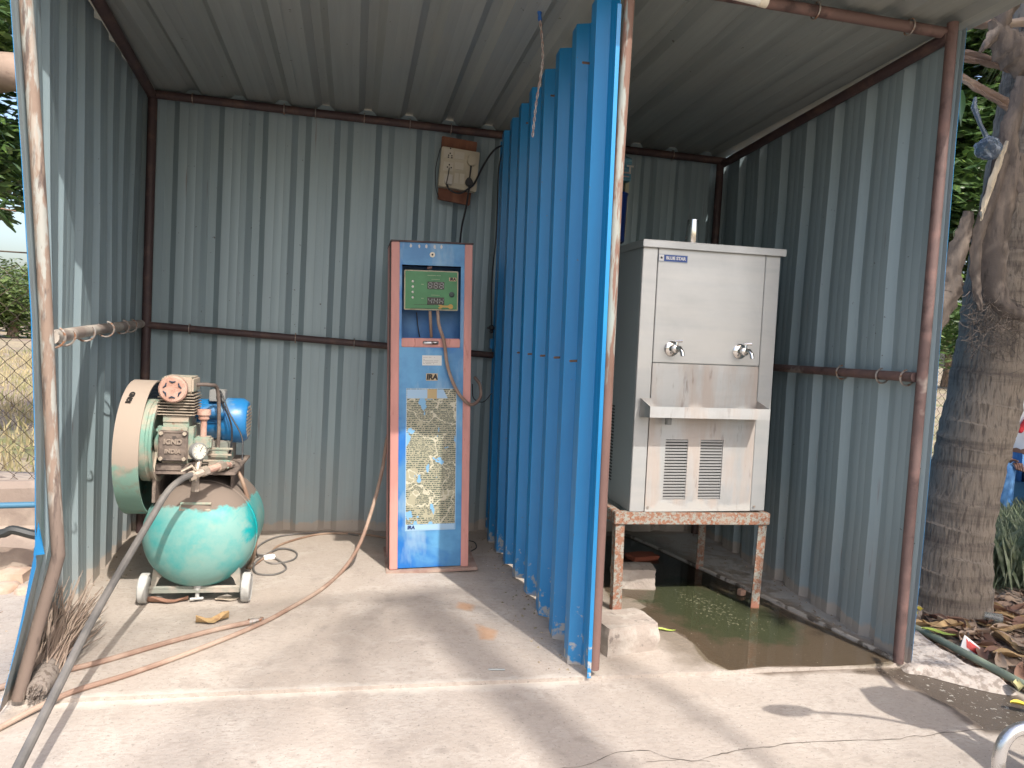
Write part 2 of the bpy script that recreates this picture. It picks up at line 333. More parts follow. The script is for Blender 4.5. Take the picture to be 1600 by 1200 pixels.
# puddle water
M['water'] = bpy.data.materials.new('shallow_water'); m = M['water']; m.use_nodes = True; t = m.node_tree; t.nodes.clear()
o_ = t.nodes.new('ShaderNodeOutputMaterial'); gl = t.nodes.new('ShaderNodeBsdfGlossy'); gl.inputs['Roughness'].default_value = 0.03
tr = t.nodes.new('ShaderNodeBsdfTransparent'); tr.inputs[0].default_value = (0.94, 0.93, 0.88, 1); mx = t.nodes.new('ShaderNodeMixShader'); fr = t.nodes.new('ShaderNodeFresnel'); fr.inputs[0].default_value = 1.38
t.links.new(fr.outputs[0], mx.inputs[0]); t.links.new(tr.outputs[0], mx.inputs[1]); t.links.new(gl.outputs[0], mx.inputs[2]); t.links.new(mx.outputs[0], o_.inputs[0])
bp = t.nodes.new('ShaderNodeBump'); bp.inputs['Strength'].default_value = 0.04; nz = t.nodes.new('ShaderNodeTexNoise'); nz.inputs['Scale'].default_value = 9
t.links.new(nz.outputs[0], bp.inputs['Height']); t.links.new(bp.outputs[0], gl.inputs['Normal']); t.links.new(bp.outputs[0], fr.inputs['Normal'])
P = catmull(PUD+[PUD[0]], 8)[:-1]; P = [Vector((p.x+mn.noise(p*9)*0.03+mn.noise(p*30)*0.012, p.y+(mn.noise(p*9+Vector((5, 0, 0)))*0.03+mn.noise(p*30+Vector((3, 0, 0)))*0.012)*(0.25 if p.y < 2.56 else 1), 0.004)) for p in P]
mb = MB(); mb.add(P, [tuple(range(len(P)))]); pud = struct(mb.build('water_puddle', M['water'], smooth=0))

# ------------------------------------------------------------------ shed
shed = thing('metal_shed', 'open-fronted corrugated metal shed with blue divider, grey inside walls and rusty pipe frame', 'shed', (0.5, 3.5, 0))
def prof(u0, u1, pitch, phase, depth, slope=0.034, top=0.04):
    """list of (u, d) ribs every pitch starting at phase; d positive = outward"""
    pts = []; k = math.floor((u0-phase)/pitch)-1; E_ = []
    while True:
        c = phase+k*pitch
        if c-0.08 > u1: break
        E_ += [(c-top/2-slope, 0), (c-top/2, depth), (c+top/2, depth), (c+top/2+slope, 0), (c+pitch*0.40, 0), (c+pitch*0.40+0.005, 0.0008), (c+pitch*0.40+0.010, 0), (c+pitch*0.6, 0), (c+pitch*0.6+0.005, 0.0008), (c+pitch*0.6+0.010, 0)]; k += 1
    E_.sort()
    def at(u):
        for a, b in zip(E_, E_[1:]):
            if a[0] <= u <= b[0]: return a[1]+(b[1]-a[1])*(u-a[0])/max(b[0]-a[0], 1e-9)
        return 0
    return [(u0, at(u0))]+[e for e in E_ if u0+1e-4 < e[0] < u1-1e-4]+[(u1, at(u1))]
def sheet(name, pf, mapf, ws, mats, th=0.0012, label=None):
    """mapf(u, w, d) -> world; ws rows. inner layer = mats[0], outer = mats[1]"""
    n = len(pf); nw = len(ws); m_ = MB(); m_.mi = 0
    A = [mapf(u, w_, d) for w_ in ws for u, d in pf]; B = [mapf(u, w_, d+th) for w_ in ws for u, d in pf]
    Fq = [(j*n+i, j*n+i+1, (j+1)*n+i+1, (j+1)*n+i) for j in range(nw-1) for i in range(n-1)]
    m_.add(A, Fq); m_.mi = 1; b = len(m_.v); m_.add(B, [f[::-1] for f in Fq])
    N_ = n*nw; ring = list(range(n))+[j*n+n-1 for j in range(1, nw)]+list(range((nw-1)*n+n-2, (nw-1)*n-1, -1))+[j*n for j in range(nw-2, 0, -1)]
    Fr = [(ring[i], ring[(i+1) % len(ring)], ring[(i+1) % len(ring)]+N_, ring[i]+N_) for i in range(len(ring))]
    m_.v = m_.v; m_.f += Fr; m_.m += [1]*len(Fr)
    # build without recalculating normals per layer trouble
    o = m_.build(name, mats, shed, smooth=0.25)
    if label: o['label'] = label
    return o
def ztop(y): return 2.425+(4.46-y)*0.028
# back wall: y = 4.45, ribs outward (+y); four sheets
xs = [-1.19, -0.25, 0.69, 1.63, 2.34]
for i in range(4):
    pf = prof(xs[i]-0.01, xs[i+1]+0.03 if i < 3 else xs[i+1], 0.235, -1.05, 0.03)
    dy = 0.003*(i % 2)
    sheet('wall_sheet', pf, lambda u, w_, d, dy=dy: (u, 4.45+dy+d+0.004*math.sin(u*3+w_*2), w_), [0.0, 0.6, 1.2, 1.8, 2.475], [M['sheetwall'], M['blue']])
# right wall: x 2.18 front -> 2.30 back ; ribs outward (+x)
def rwx(y): return 2.198+(y-2.42)*0.050
for a, b, dx in ((2.452, 3.35, 0.0), (3.33, 4.47, 0.003)):
    pf = prof(a, b, 0.245, 2.70, 0.03)
    sheet('wall_sheet', pf, lambda u, w_, d, dx=dx: (rwx(u)+dx+d-0.02*(w_/2.4)+0.006*math.sin(u*2.2+w_*3), u, w_*(ztop(u)-0.004)/2.4-(0.004 if w_ < 0.1 else 0)), [0.0, 0.5, 1.0, 1.5, 2.0, 2.4], [M['sheetwall'], M['blue']])
# left wall: dented at the front
def lwx(y, z):
    t_ = max(0, min(1, (y-2.40)/2.05)); zs = [0, 0.22, 0.45, 0.8, 1.18, 2.1, 2.7]; xf = [-0.985, -0.935, -0.892, -0.905, -0.925, -0.988, -1.03]
    for k in range(6):
        if z <= zs[k+1] or k == 5: v = xf[k]+(xf[k+1]-xf[k])*(z-zs[k])/(zs[k+1]-zs[k]); break
    base = -1.0-0.02*z; return base+(-1.17-base)*t_+(v-base)*max(0, 1-t_*3.0)
for a, b, dx in ((2.385, 3.30, 0.0), (3.28, 4.47, -0.003)):
    pf = prof(a, b, 0.235, 2.56, 0.03)
    sheet('wall_sheet', pf, lambda u, w_, d, dx=dx: (lwx(u, w_)+dx-d+0.010*math.sin(u*5+w_*1.7)*math.sin(w_*1.3), u, w_ if w_ < 2.3 else ztop(u)+0.01), [0.0, 0.12, 0.22, 0.34, 0.45, 0.5, 0.8, 1.18, 1.6, 2.1, 2.4], [M['sheetwall'], M['blue']])
# torn fold on the left sheet edge
mb = MB(); mb.add([aty(60, 815, 2.385), aty(52, 868, 2.38), aty(70, 866, 2.36), aty(62, 835, 2.37), aty(57, 862, 2.42)], [(0, 1, 2, 3), (0, 4, 2)]); mb.build('torn_flap', M['blue'], shed, smooth=0)
# partition: x 0.86, ribs toward -x (blue side)
for a, b, dx in ((2.46, 3.42, 0.0), (3.40, 4.42, -0.003)):
    pf = prof(a, b, 0.232, 2.60, 0.046, 0.020, 0.055)
    sheet('partition_sheet', pf, lambda u, w_, d, dx=dx: (0.880+dx-d-0.021*w_+0.012*math.sin(u*2.5+w_)*0.4, u, w_+(0.012+0.012*math.sin(u*31) if w_ < 0.1 else (ztop(u)-0.045-2.4-0.012*abs(math.sin(u*13.5)) if w_ > 2.3 else 0))), [0.0, 0.4, 0.8, 1.2, 1.6, 2.0, 2.4], [M['sheetwall'], M['blue']], label='blue corrugated divider sheet between the two bays')
# front return edge strip of the partition (thin bright lip)
mb = MB(); mb.box((0.880-0.025, 2.457, 1.18), (0.014, 0.003, 2.36), Matrix.Rotation(-0.021, 3, 'Y')); mb.build('partition_lip', M['blue'], shed, smooth=0)
# roof: ribs upward (outward)
rx = [-1.32, -0.38, 0.56, 1.50, 2.285]; ry = [2.42, 2.34, 2.22, 1.80]
for i in range(4):
    pf = prof(rx[i]-0.01, rx[i+1]+0.03 if i < 3 else rx[i+1], 0.237, -0.928, 0.03)
    sheet('roof_sheet', pf, lambda u, w_, d, i=i: (u, ry[i]+(4.62-ry[i])*w_, ztop(ry[i]+(4.62-ry[i])*w_)+0.022+0.003*(i % 2)+d+0.004*math.sin(w_*7+u*2)), [0, 0.33, 0.66, 1], [M['sheetroof'], M['blue']])
def pipe(name, P, r, m_, n=12):
    b = MB(); b.tube(P, r, n); return b.build(name, m_, shed)
# pipes
YB = 4.405
pipe('beam', [(-1.15, YB, ztop(YB)-0.012), (2.27, YB, ztop(YB)-0.012)], 0.023, M['darkpipe'])
pipe('beam', [(-1.2, 2.50, ztop(2.5)-0.012), (2.18, 2.50, ztop(2.5)-0.012)], 0.021, M['rustpipe'])
pipe('beam', [(lwx(2.5, 2.4)+0.03, 2.48, ztop(2.5)-0.015), (-1.13, 4.42, ztop(4.42)-0.015)], 0.026, M['darkpipe'])
pipe('beam', [(2.165, 2.48, ztop(2.5)-0.03), (2.25, 4.42, ztop(4.42)-0.03)], 0.024, M['darkpipe'])
pipe('rail', [(-1.14, YB, 1.165), (0.83, YB+0.005, 1.10)], 0.020, M['darkpipe'])
pipe('rail', [(0.90, YB, 1.12), (2.26, YB, 1.12)], 0.020, M['darkpipe'])
pipe('rail', [(0.93, 2.6, 1.14), (0.90, 4.4, 1.13)], 0.018, M['darkpipe'])
pipe('rail', [aty(80, 527, 2.52), aty(150, 515, 3.45), aty(220, 506, 4.38)], 0.022, M['paleraill'])
pipe('rail', [(2.165, 2.50, 1.145), (2.245, 4.4, 1.125)], 0.020, M['rustpipe'])
pipe('post', [(-1.125, 4.41, 0), (-1.125, 4.41, 2.40)], 0.024, M['darkpipe'])
pipe('post', [(2.245, 4.41, 0), (2.235, 4.41, 2.40)], 0.024, M['darkpipe'])
pipe('post', [aty(1403, 1035, 2.48), aty(1445, 540, 2.48), aty(1489, 36, 2.48)], 0.0205, M['rustpipe'])['label'] = 'brown rusty right front pipe post'
pipe('post', [aty(928, 1045, 2.47), aty(948, 640, 2.47), aty(964, 300, 2.47), aty(984, -8, 2.47)], 0.0190, M['peelpipe'])['label'] = 'middle pipe post with peeling white paint at the edge of the divider'
pipe('post', catmull([aty(28, 1092, 2.46), aty(60, 975, 2.46), aty(88, 880, 2.46), aty(90, 850, 2.46), aty(82, 720, 2.47), aty(72, 500, 2.47), aty(58, 250, 2.47), aty(40, -5, 2.48), aty(32, -120, 2.48)], 5), 0.0190, M['peelleft'], 14)['label'] = 'bent left front pipe post with flaking pale paint'
# J-hooks and bolts
def ring(c, ax, r=0.028, w_=0.0035, a0=0, a1=300):
    ax = Vector(ax).normalized(); u = ax.orthogonal().normalized(); v = ax.cross(u); c = Vector(c)
    b = MB(); b.tube([c+(u*math.cos(R(a))+v*math.sin(R(a)))*r for a in np.linspace(a0, a1, 16)], w_, 6); return b.build('hook_bolt', M['bolt'], shed)
A_, B_ = aty(80, 527, 2.52), aty(220, 506, 4.38)
for px in (83, 100, 133, 165, 190, 203):
    t_ = (px-80)/140; c = aty(px, 527-21*t_, 2.52+1.86*(t_**1.35)); ring(c, (B_-A_), 0.033, 0.004, random.uniform(-40, 40), random.uniform(230, 300))
for px, y in ((1288, 2.98), (1380, 2.70), (1427, 2.55)): ring((rwx(y)-0.035, y, 1.14), (0, 1, 0), 0.031, 0.004, 20, 310)
for x in (-0.9, -0.33, 0.0, 0.42): ring((x, YB-0.002, 1.165-(x+1.14)*0.033), (1, 0, 0), 0.027, 0.003, 0, 330)
for x in (-0.92, -0.44, -0.27, 0.0, 0.26, 0.5, 1.2, 1.5, 1.9): ring((x, YB-0.002, ztop(YB)-0.012), (1, 0, 0), 0.029, 0.003, 0, 330)
for x in (1.6, 2.0): ring((x, 2.50, ztop(2.5)-0.012), (1, 0, 0), 0.029, 0.003, 0, 330)
b0 = None
for k, (y, z) in enumerate([(2.60, 1.135), (2.83, 1.14), (3.06, 1.14), (3.30, 1.14), (3.53, 1.14), (4.1, 1.14), (2.60, 2.25), (3.06, 2.27), (3.53, 2.28)]):
    xx = 0.875-0.014*z-0.043 if False else 0.880-0.021*z-0.002
    y2 = y+0.116
    c = Vector((xx, y2, z)); m_ = MB(); m_.cyl(c, c+Vector((-0.004, 0, 0)), 0.019, n=14); m_.cyl(c+Vector((-0.004, 0, 0)), c+Vector((-0.012, 0, 0)), 0.011, n=6); m_.cyl(c, c+Vector((-0.045, -0.006, -0.003)), 0.0045, n=8)
    m_.build('bolt', [M['boltrust']], shed)

# ------------------------------------------------------------------ hanging wire + tube lamp end
M['blk'] = mat('black_rubber', (0.018, 0.018, 0.02), 0.5)
M['wire'] = mat('twisted_wire', (0.30, 0.20, 0.17), 0.5, 0, [dict(color=(0.45, 0.40, 0.36), scale=60, lo=0.45, hi=0.55)])
wt = thing('hanging_wire', 'thin twisted wire with blue tape hanging from the roof in front of the blue divider', 'wire', aty(842, -20, 2.9))
P = catmull([aty(841, -30, 2.9), aty(843, 20, 2.9), aty(848, 90, 2.9), aty(838, 160, 2.9), aty(832, 214, 2.9)], 16)
for ph in (0, math.pi):
    b = MB(); b.tube([p+Vector((math.cos(i*0.9+ph), math.sin(i*0.9+ph), 0))*0.0035 for i, p in enumerate(P)], 0.0022, 5); b.build('strand', M['wire'], wt)
b = MB(); b.tube(P[:20], [0.006+0.003*math.sin(i*1.1)**2 for i in range(20)], 6); b.build('blue_tape', mat('blue_tape', (0.02, 0.12, 0.4), 0.5), wt)
lt = thing('tube_lamp', 'white end of a tube lamp fixed under the front roof beam', 'lamp', aty(1150, 0, 2.42))
b = MB(); b.tube([aty(1000, -45, 2.42), aty(1190, 2, 2.42)], 0.017, 14); b.build('tube', mat('white_plastic', (0.72, 0.70, 0.62), 0.4), lt)
b = MB(); b.tube([aty(1186, 1, 2.42), aty(1198, 4, 2.42)], 0.019, 14); b.build('end_cap', mat('cream_plastic', (0.66, 0.60, 0.48), 0.45), lt)

# ------------------------------------------------------------------ tyre inflator pillar
M['dblue'] = mat('worn_blue_panel_paint', (0.06, 0.20, 0.40), 0.42, 0, [
    dict(color=(0.10, 0.30, 0.52), scale=3.2, lo=0.45, hi=0.6, detail=6),
    dict(color=(0.010, 0.13, 0.42), scale=2.0, lo=0.52, hi=0.60, detail=5, dist=0.5),
    dict(color=(0.28, 0.40, 0.50), scale=4, stretch=(2, 2, 0.7), lo=0.50, hi=0.70, op=0.8),
    dict(color=(0.03, 0.06, 0.12), scale=30, lo=0.70, hi=0.74)], bump=0.03, bscale=12)
M['pink'] = mat('faded_salmon_paint', (0.46, 0.215, 0.185), 0.5, 0, [
    dict(color=(0.58, 0.27, 0.23), scale=4, stretch=(3, 3, 0.6), lo=0.4, hi=0.65), dict(color=(0.30, 0.10, 0.07), scale=9, stretch=(3, 3, 0.7), lo=0.6, hi=0.72),
    dict(color=(0.28, 0.16, 0.13), scale=26, axis=(2, 0.10, -0.10), thr=1.0)], bump=0.03, bscale=20)
M['dark'] = mat('near_black_blue', (0.02, 0.035, 0.06), 0.6)  # near-black blue on the recess top, mesh plate and filter slots
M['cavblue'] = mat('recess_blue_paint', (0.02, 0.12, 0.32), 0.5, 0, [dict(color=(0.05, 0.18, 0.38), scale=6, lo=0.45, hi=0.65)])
DX, DYc = 0.424, 3.86
D = thing('tyre_inflator', 'tall blue and salmon tyre inflator pillar with green display panel and torn instruction sheet', 'air pump', (DX, DYc, 0))
fy = DYc-0.18; hw = 0.196
def dbox(name, x0, x1, y0, y1, z0, z1, m_, bevel=0.002, par=None):
    b = MB(); b.bx(DX+x0, DX+x1, y0, y1, z0, z1); return b.build(name, m_, par or D, bevel=bevel)
b = MB(); b.bx(DX-hw-0.003, DX-hw+0.012, fy+0.012, DYc+0.17, 0.018, 1.655); b.bx(DX+hw-0.012, DX+hw+0.003, fy+0.012, DYc+0.17, 0.018, 1.655); b.bx(DX-hw+0.012, DX+hw-0.012, DYc+0.155, DYc+0.17, 0.018, 1.655)
b.build('cabinet', M['dblue'], D)
dbox('corner_trim', -hw-0.004, -hw+0.036, fy-0.006, fy+0.012, 0.018, 1.655, M['pink'], 0.003)
dbox('corner_trim', hw-0.034, hw+0.004, fy-0.006, fy+0.012, 0.018, 1.655, M['pink'], 0.003)
dbox('side_trim', -hw-0.006, -hw-0.002, fy+0.012, fy+0.16, 0.018, 1.655, M['rustpipe'], 0)
dbox('side_trim', -hw-0.0065, -hw-0.0025, DYc+0.02, DYc+0.17, 0.018, 1.655, M['pink'], 0)
dbox('roof_cap', -hw-0.008, hw+0.008, fy-0.01, DYc+0.175, 1.655, 1.663, M['darkpipe'], 0.001)
# front panels round the opening
xl, xr = -0.128, 0.136+0.0; z0_, z1_ = 1.185, 1.545
px0, px1 = -hw+0.036, hw-0.034
dbox('lower_panel', px0, px1, fy, fy+0.010, 0.022, 1.140, M['dblue'], 0.001)
dbox('upper_panel', px0, px1, fy, fy+0.010, z1_, 1.655, M['dblue'], 0.001)
dbox('side_panel', px0, px0+0.012, fy+0.0005, fy+0.010, 1.140, z1_, M['dblue'], 0)
dbox('side_panel', px1-0.018, px1, fy+0.0005, fy+0.010, 1.140, z1_, M['dblue'], 0)
shelf = dbox('shelf_front', px0+0.012, px1-0.018, fy-0.002, fy+0.012, 1.140, z0_, M['pink'], 0.004)
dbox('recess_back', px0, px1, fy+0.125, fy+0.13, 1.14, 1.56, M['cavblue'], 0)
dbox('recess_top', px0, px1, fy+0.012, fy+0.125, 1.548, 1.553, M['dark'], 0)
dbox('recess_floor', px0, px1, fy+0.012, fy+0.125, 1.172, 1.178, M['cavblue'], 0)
b = MB(); c = Vector((DX-0.004, fy-0.003, 1.163)); b.tube([c+Vector((-0.034, 0, 0)), c+Vector((-0.03, -0.004, 0)), c+Vector((0.03, -0.004, 0)), c+Vector((0.034, 0, 0))], 0.0085, 10)
b.build('slot_handle', mat('dull_chrome', (0.5, 0.5, 0.5), 0.3, 0.9, [dict(color=(0.1, 0.08, 0.07), scale=40, lo=0.55, hi=0.6)]), shelf)
b = MB(); b.cyl((DX, fy-0.004, 1.598), (DX, fy+0.002, 1.598), 0.013, n=20); lk = b.build('lock', mat('lock_ring', (0.55, 0.50, 0.40), 0.4, 0.3), D)
b = MB(); b.cyl((DX, fy-0.006, 1.598), (DX, fy-0.003, 1.598), 0.005, n=12); b.build('keyhole', M['blk'], lk)
# paint chips on the top panel
M['chip'] = mat('bare_primer', (0.55, 0.53, 0.50), 0.8)
for q, xx in enumerate((-0.105, -0.065, -0.03, 0.012, 0.045)):
    b = MB(); k = 7; pl = [(0.006*math.cos(a)*random.uniform(0.6, 1.3), 0.011*math.sin(a)*random.uniform(0.6, 1.2)) for a in np.linspace(0, 2*math.pi, k, endpoint=False)]
    b.prism(pl, (DX+xx, fy-0.0012, 1.637), (1, 0, 0), (0, 0, 1), (0, 0.0012, 0)); b.build('chipped_paint', M['chip'], D, smooth=0)
# green display panel (slightly turned)
M['green'] = mat('green_panel_print', (0.03, 0.16, 0.055), 0.35, 0, [dict(color=(0.05, 0.22, 0.08), scale=6, lo=0.4, hi=0.7)])
M['cream'] = mat('cream_frame', (0.42, 0.40, 0.27), 0.5, 0, [dict(color=(0.25, 0.22, 0.13), scale=20, lo=0.5, hi=0.7)])
gx0, gx1, gz0, gz1 = DX-0.136, DX+0.133, 1.325, 1.522; gy = fy+0.012
b = MB(); b.bx(gx0, gx1, gy+0.003, gy+0.035, gz0, gz1); gp = b.build('display_panel', M['cream'], D, bevel=0.003)
b = MB(); b.bx(gx0+0.006, gx1-0.006, gy+0.0, gy+0.0035, gz0+0.006, gz1-0.006); face = b.build('panel_face', M['green'], gp)
M['led'] = mat('black_display', (0.012, 0.014, 0.013), 0.25); M['seg'] = mat('unlit_grey_segment', (0.30, 0.31, 0.30), 0.4)
for zc in (1.448, 1.371):
    b = MB(); b.bx(DX-0.022, DX+0.062, gy-0.0035, gy, zc-0.018, zc+0.018); b.build('digit_window', M['led'], gp)
    for k in range(3):
        cx_ = DX-0.008+k*0.028; s_ = 0.0085; b = MB(); q = [(0, 0.013, s_*1.3, 0.0026), (0, 0, s_*1.3, 0.0026), (0, -0.013, s_*1.3, 0.0026), (-s_, 0.0065, 0.0026, 0.0095), (s_, 0.0065, 0.0026, 0.0095), (-s_, -0.0065, 0.0026, 0.0095), (s_, -0.0065, 0.0026, 0.0095)]
        if zc < 1.4: q = [q[1], q[3], q[4], q[6], q[5]] if k else [q[1], q[3], q[4], q[6]]
        for ox, oz, sx, sz in q: b.box((cx_+ox+oz*0.12, gy-0.004, zc+oz), (sx, 0.0015, sz))
        b.build('digit', M['seg'], gp, smooth=0)
for k in range(4):
    b = MB(); b.lathe([(0.006, 0), (0.0055, 0.003), (0.002, 0.005)], (DX-0.094, gy, 1.466-k*0.0265), (0, -1, 0), 14); b.build('push_button', mat('white_button', (0.62, 0.60, 0.54), 0.4) if k == 0 else bpy.data.materials['white_button'], gp)
b = MB(); b.lathe([(0.014, 0), (0.014, 0.004), (0.008, 0.005), (0.008, 0.010)], (DX+0.100, gy, 1.405), (0, -1, 0), 20); b.build('knob', mat('dark_green_knob', (0.015, 0.04, 0.03), 0.4), gp)
M['gold'] = mat('ochre_print', (0.42, 0.26, 0.06), 0.5); M['tan'] = mat('tan_badge', (0.46, 0.36, 0.22), 0.55); M['ink'] = mat('black_ink', (0.015, 0.013, 0.012), 0.5)
b = MB(); wz = 1.345; b.bx(DX+0.045, DX+0.095, gy-0.001, gy+0.0005, wz-0.005, wz+0.005)
b.prism([(0.013*math.cos(a), 0.012*math.sin(a)) for a in np.linspace(R(0), R(360), 14, endpoint=False)], (DX+0.095, gy-0.0013, wz), (1, 0, 0), (0, 0, 1), (0, 0.001, 0))
b.prism([(0.013*math.cos(a), 0.012*math.sin(a)) for a in np.linspace(R(-140), R(140), 12)]+[(0.0, 0)], (DX+0.042, gy-0.0016, wz), (1, 0, 0), (0, 0, 1), (0, 0.001, 0)); b.build('spanner_emblem', M['gold'], gp, smooth=0)
b = MB(); b.bx(DX+0.086, DX+0.122, gy-0.0012, gy+0.0005, 1.472, 1.490); bd = b.build('badge', M['tan'], gp, smooth=0)
text('IRA', 0.019, (DX+0.104, gy-0.0016, 1.481), M['ink'], gp, bold=0.0012, shear=0.2)
M['pale'] = mat('pale_small_print', (0.30, 0.38, 0.22), 0.5)
b = MB()
for (x0, x1, zc, hh) in ((-0.02, 0.02, 1.497, 0.003), (0.025, 0.045, 1.497, 0.003), (0.0, 0.04, 1.478, 0.0025), (0.0, 0.04, 1.4, 0.0025), (-0.05, -0.04, 1.452, 0.004), (-0.05, -0.04, 1.383, 0.004)):
    x = x0
    while x < x1: b.box((DX+x, gy-0.0005, zc), (0.0028, 0.001, hh)); x += 0.0042
b.build('small_print', M['pale'], gp, smooth=0)['kind'] = 'stuff'
b = MB()
for (x0, x1, zc) in ((-0.085, 0.01, 1.352), (-0.10, 0.11, 1.3335)):
    x = x0
    while x < x1: b.box((DX+x, gy-0.0005, zc), (0.004, 0.001, 0.002)); x += 0.0055
b.build('small_print', M['ink'], gp, smooth=0)['kind'] = 'stuff'
b = MB(); b.lathe([(0.012, 0), (0.014, 0.01), (0.006, 0.016)], (DX-0.012, gy+0.01, 1.528), (0, 0, 1), 10); b.tube([(DX-0.022, gy, 1.533), (DX+0.0, gy-0.006, 1.538)], 0.005, 8); b.build('rusty_clip', M['rustpipe'], gp)
# stickers on the lower panel
sy = fy-0.0012
b = MB(); b.bx(DX-0.045, DX+0.052, sy, fy+0.0005, 1.050, 1.100); st = b.build('white_label', mat('white_paper', (0.60, 0.60, 0.56), 0.6), D, smooth=0)
b = MB()
for r_, zc in enumerate((1.090, 1.080, 1.0735, 1.066, 1.0595)):
    x = -0.038
    while x < (0.02, -0.02, 0.04, 0.03, 0.012)[r_]:
        if random.random() < 0.8: b.box((DX+x, sy-0.0003, zc), (0.003, 0.0006, 0.0022))
        x += 0.0045
b.build('small_print', mat('grey_ink', (0.22, 0.20, 0.2), 0.6), st, smooth=0)['kind'] = 'stuff'
b = MB(); b.bx(DX-0.025, DX+0.033, sy, fy+0.0005, 0.974, 1.010); b.build('brand_badge', M['tan'], D, bevel=0.0)
text('IRA', 0.036, (DX+0.004, sy-0.0005, 0.991), M['ink'], D, bold=0.0022, shear=0.12)
ms = bpy.data.materials.new('torn_instruction_print'); ms.use_nodes = True; t = ms.node_tree; N = t.nodes; L = t.links; bs = N['Principled BSDF']
tc = N.new('ShaderNodeTexCoord'); sp = N.new('ShaderNodeSeparateXYZ'); L.new(tc.outputs['Object'], sp.inputs[0])
def nd(op, a, b_=None, c_=None):
    n = N.new('ShaderNodeMath'); n.operation = op
    for i_, v in enumerate((a, b_, c_)):
        if v is None: continue
        if isinstance(v, (int, float)): n.inputs[i_].default_value = v
        else: L.new(v, n.inputs[i_])
    return n.outputs[0]
def nzz(scale, st, det=3, off=(0, 0, 0)):
    mp = N.new('ShaderNodeMapping'); mp.inputs['Scale'].default_value = st; mp.inputs['Location'].default_value = off; L.new(tc.outputs['Object'], mp.inputs[0]); n = N.new('ShaderNodeTexNoise'); n.inputs['Scale'].default_value = scale; n.inputs['Detail'].default_value = det; L.new(mp.outputs[0], n.inputs[0]); return n.outputs['Fac']
row = nd('PINGPONG', sp.outputs[2], 0.0052); rowm = nd('GREATER_THAN', row, 0.0019)
tx = nd('GREATER_THAN', nzz(170, (1, 1, 0.7), 2), 0.46); gap = nd('GREATER_THAN', nzz(9, (1, 1, 1), 4), 0.40); txt = nd('MULTIPLY', nd('MULTIPLY', rowm, tx), gap)
def mixc(f, a, b_):
    n = N.new('ShaderNodeMixRGB'); L.new(f, n.inputs[0])
    for k_, v in ((1, a), (2, b_)):
        if isinstance(v, tuple): n.inputs[k_].default_value = rgb(*v)
        else: L.new(v, n.inputs[k_])
    return n.outputs[0]
cc = mixc(nzz(8, (1, 1, 1), 4), (0.30, 0.29, 0.20), (0.40, 0.37, 0.27)); cc = mixc(txt, cc, (0.075, 0.095, 0.075))
pk = nd('LESS_THAN', nd('ABSOLUTE', nd('SUBTRACT', nzz(5, (1, 1, 1), 5, (4, 4, 4)), 0.5)), 0.007); cc = mixc(pk, cc, (0.5, 0.47, 0.36))
torn = nd('GREATER_THAN', nzz(11, (1.3, 1, 0.6), 6, (2.3, 1, 7)), 0.635)
edge = nd('GREATER_THAN', nd('ADD', nd('MULTIPLY', nd('LESS_THAN', sp.outputs[2], 0.245), 0.3), nzz(12, (1, 1, 1), 3, (8, 2, 1))), 0.66)
cc = mixc(nd('MAXIMUM', torn, edge), cc, (0.17, 0.36, 0.56)); L.new(cc, bs.inputs['Base Color']); bs.inputs['Roughness'].default_value = 0.35
b = MB(); b.bx(DX-0.122, DX+0.130, sy, fy+0.0004, 0.215, 0.935); ins = b.build('instruction_sheet', ms, D, smooth=0)
b = MB(); M['palepaper'] = mat('pale_blue_backing', (0.30, 0.45, 0.60), 0.5)
for q in ((-0.1235, -0.1205, 0.215, 0.935), (0.1285, 0.1315, 0.215, 0.935), (-0.1235, 0.1315, 0.213, 0.2165), (-0.1235, 0.1315, 0.933, 0.936)): b.bx(DX+q[0], DX+q[1], sy-0.0003, sy+0.0004, q[2], q[3])
b.build('sheet_border', M['palepaper'], ins, smooth=0)
b = MB(); b.bx(DX-0.119, DX-0.018, sy-0.0006, sy+0.0003, 0.885, 0.930); b.build('peeled_patch', M['palepaper'], ins, smooth=0)
b = MB(); b.prism([(0.03, 0.885), (0.085, 0.885), (0.062, 0.930), (0.03, 0.930)], (DX, sy-0.0006, 0), (1, 0, 0), (0, 0, 1), (0, 0.0009, 0)); b.build('peeled_patch', M['palepaper'], ins, smooth=0)
b = MB(); b.bx(DX-0.119, DX+0.125, sy-0.0006, sy+0.0003, 0.2175, 0.243); b.build('peeled_patch', M['palepaper'], ins, smooth=0)
b = MB(); b.bx(DX-0.018, DX+0.03, sy-0.0008, sy+0.0003, 0.883, 0.930); b.build('tape_patch', mat('ochre_tape', (0.42, 0.31, 0.15), 0.5), ins, smooth=0)
text('IRA', 0.024, (DX-0.094, sy-0.0012, 0.230), mat('navy_ink', (0.01, 0.03, 0.12), 0.5), D, bold=0.0014, shear=0.12)
# base plate
b = MB(); b.add([(DX-0.218, fy-0.03, 0.0), (DX+0.246, fy-0.022, 0.0), (DX+0.26, DYc+0.22, 0.0), (DX-0.215, DYc+0.22, 0.0), (DX-0.218, fy-0.03, 0.016), (DX+0.246, fy-0.022, 0.018), (DX+0.26, DYc+0.22, 0.014), (DX-0.215, DYc+0.22, 0.022)], [(0, 3, 2, 1), (4, 5, 6, 7), (0, 1, 5, 4), (1, 2, 6, 5), (2, 3, 7, 6), (3, 0, 4, 7)])
b.build('base_plate', mat('dusty_rusty_base', (0.27, 0.17, 0.14), 0.9, 0, [dict(color=(0.36, 0.27, 0.22), scale=9, lo=0.4, hi=0.6)], bump=0.2, bscale=50), D, bevel=0.002)
D.rotation_euler = (0, R(-2.35), 0)
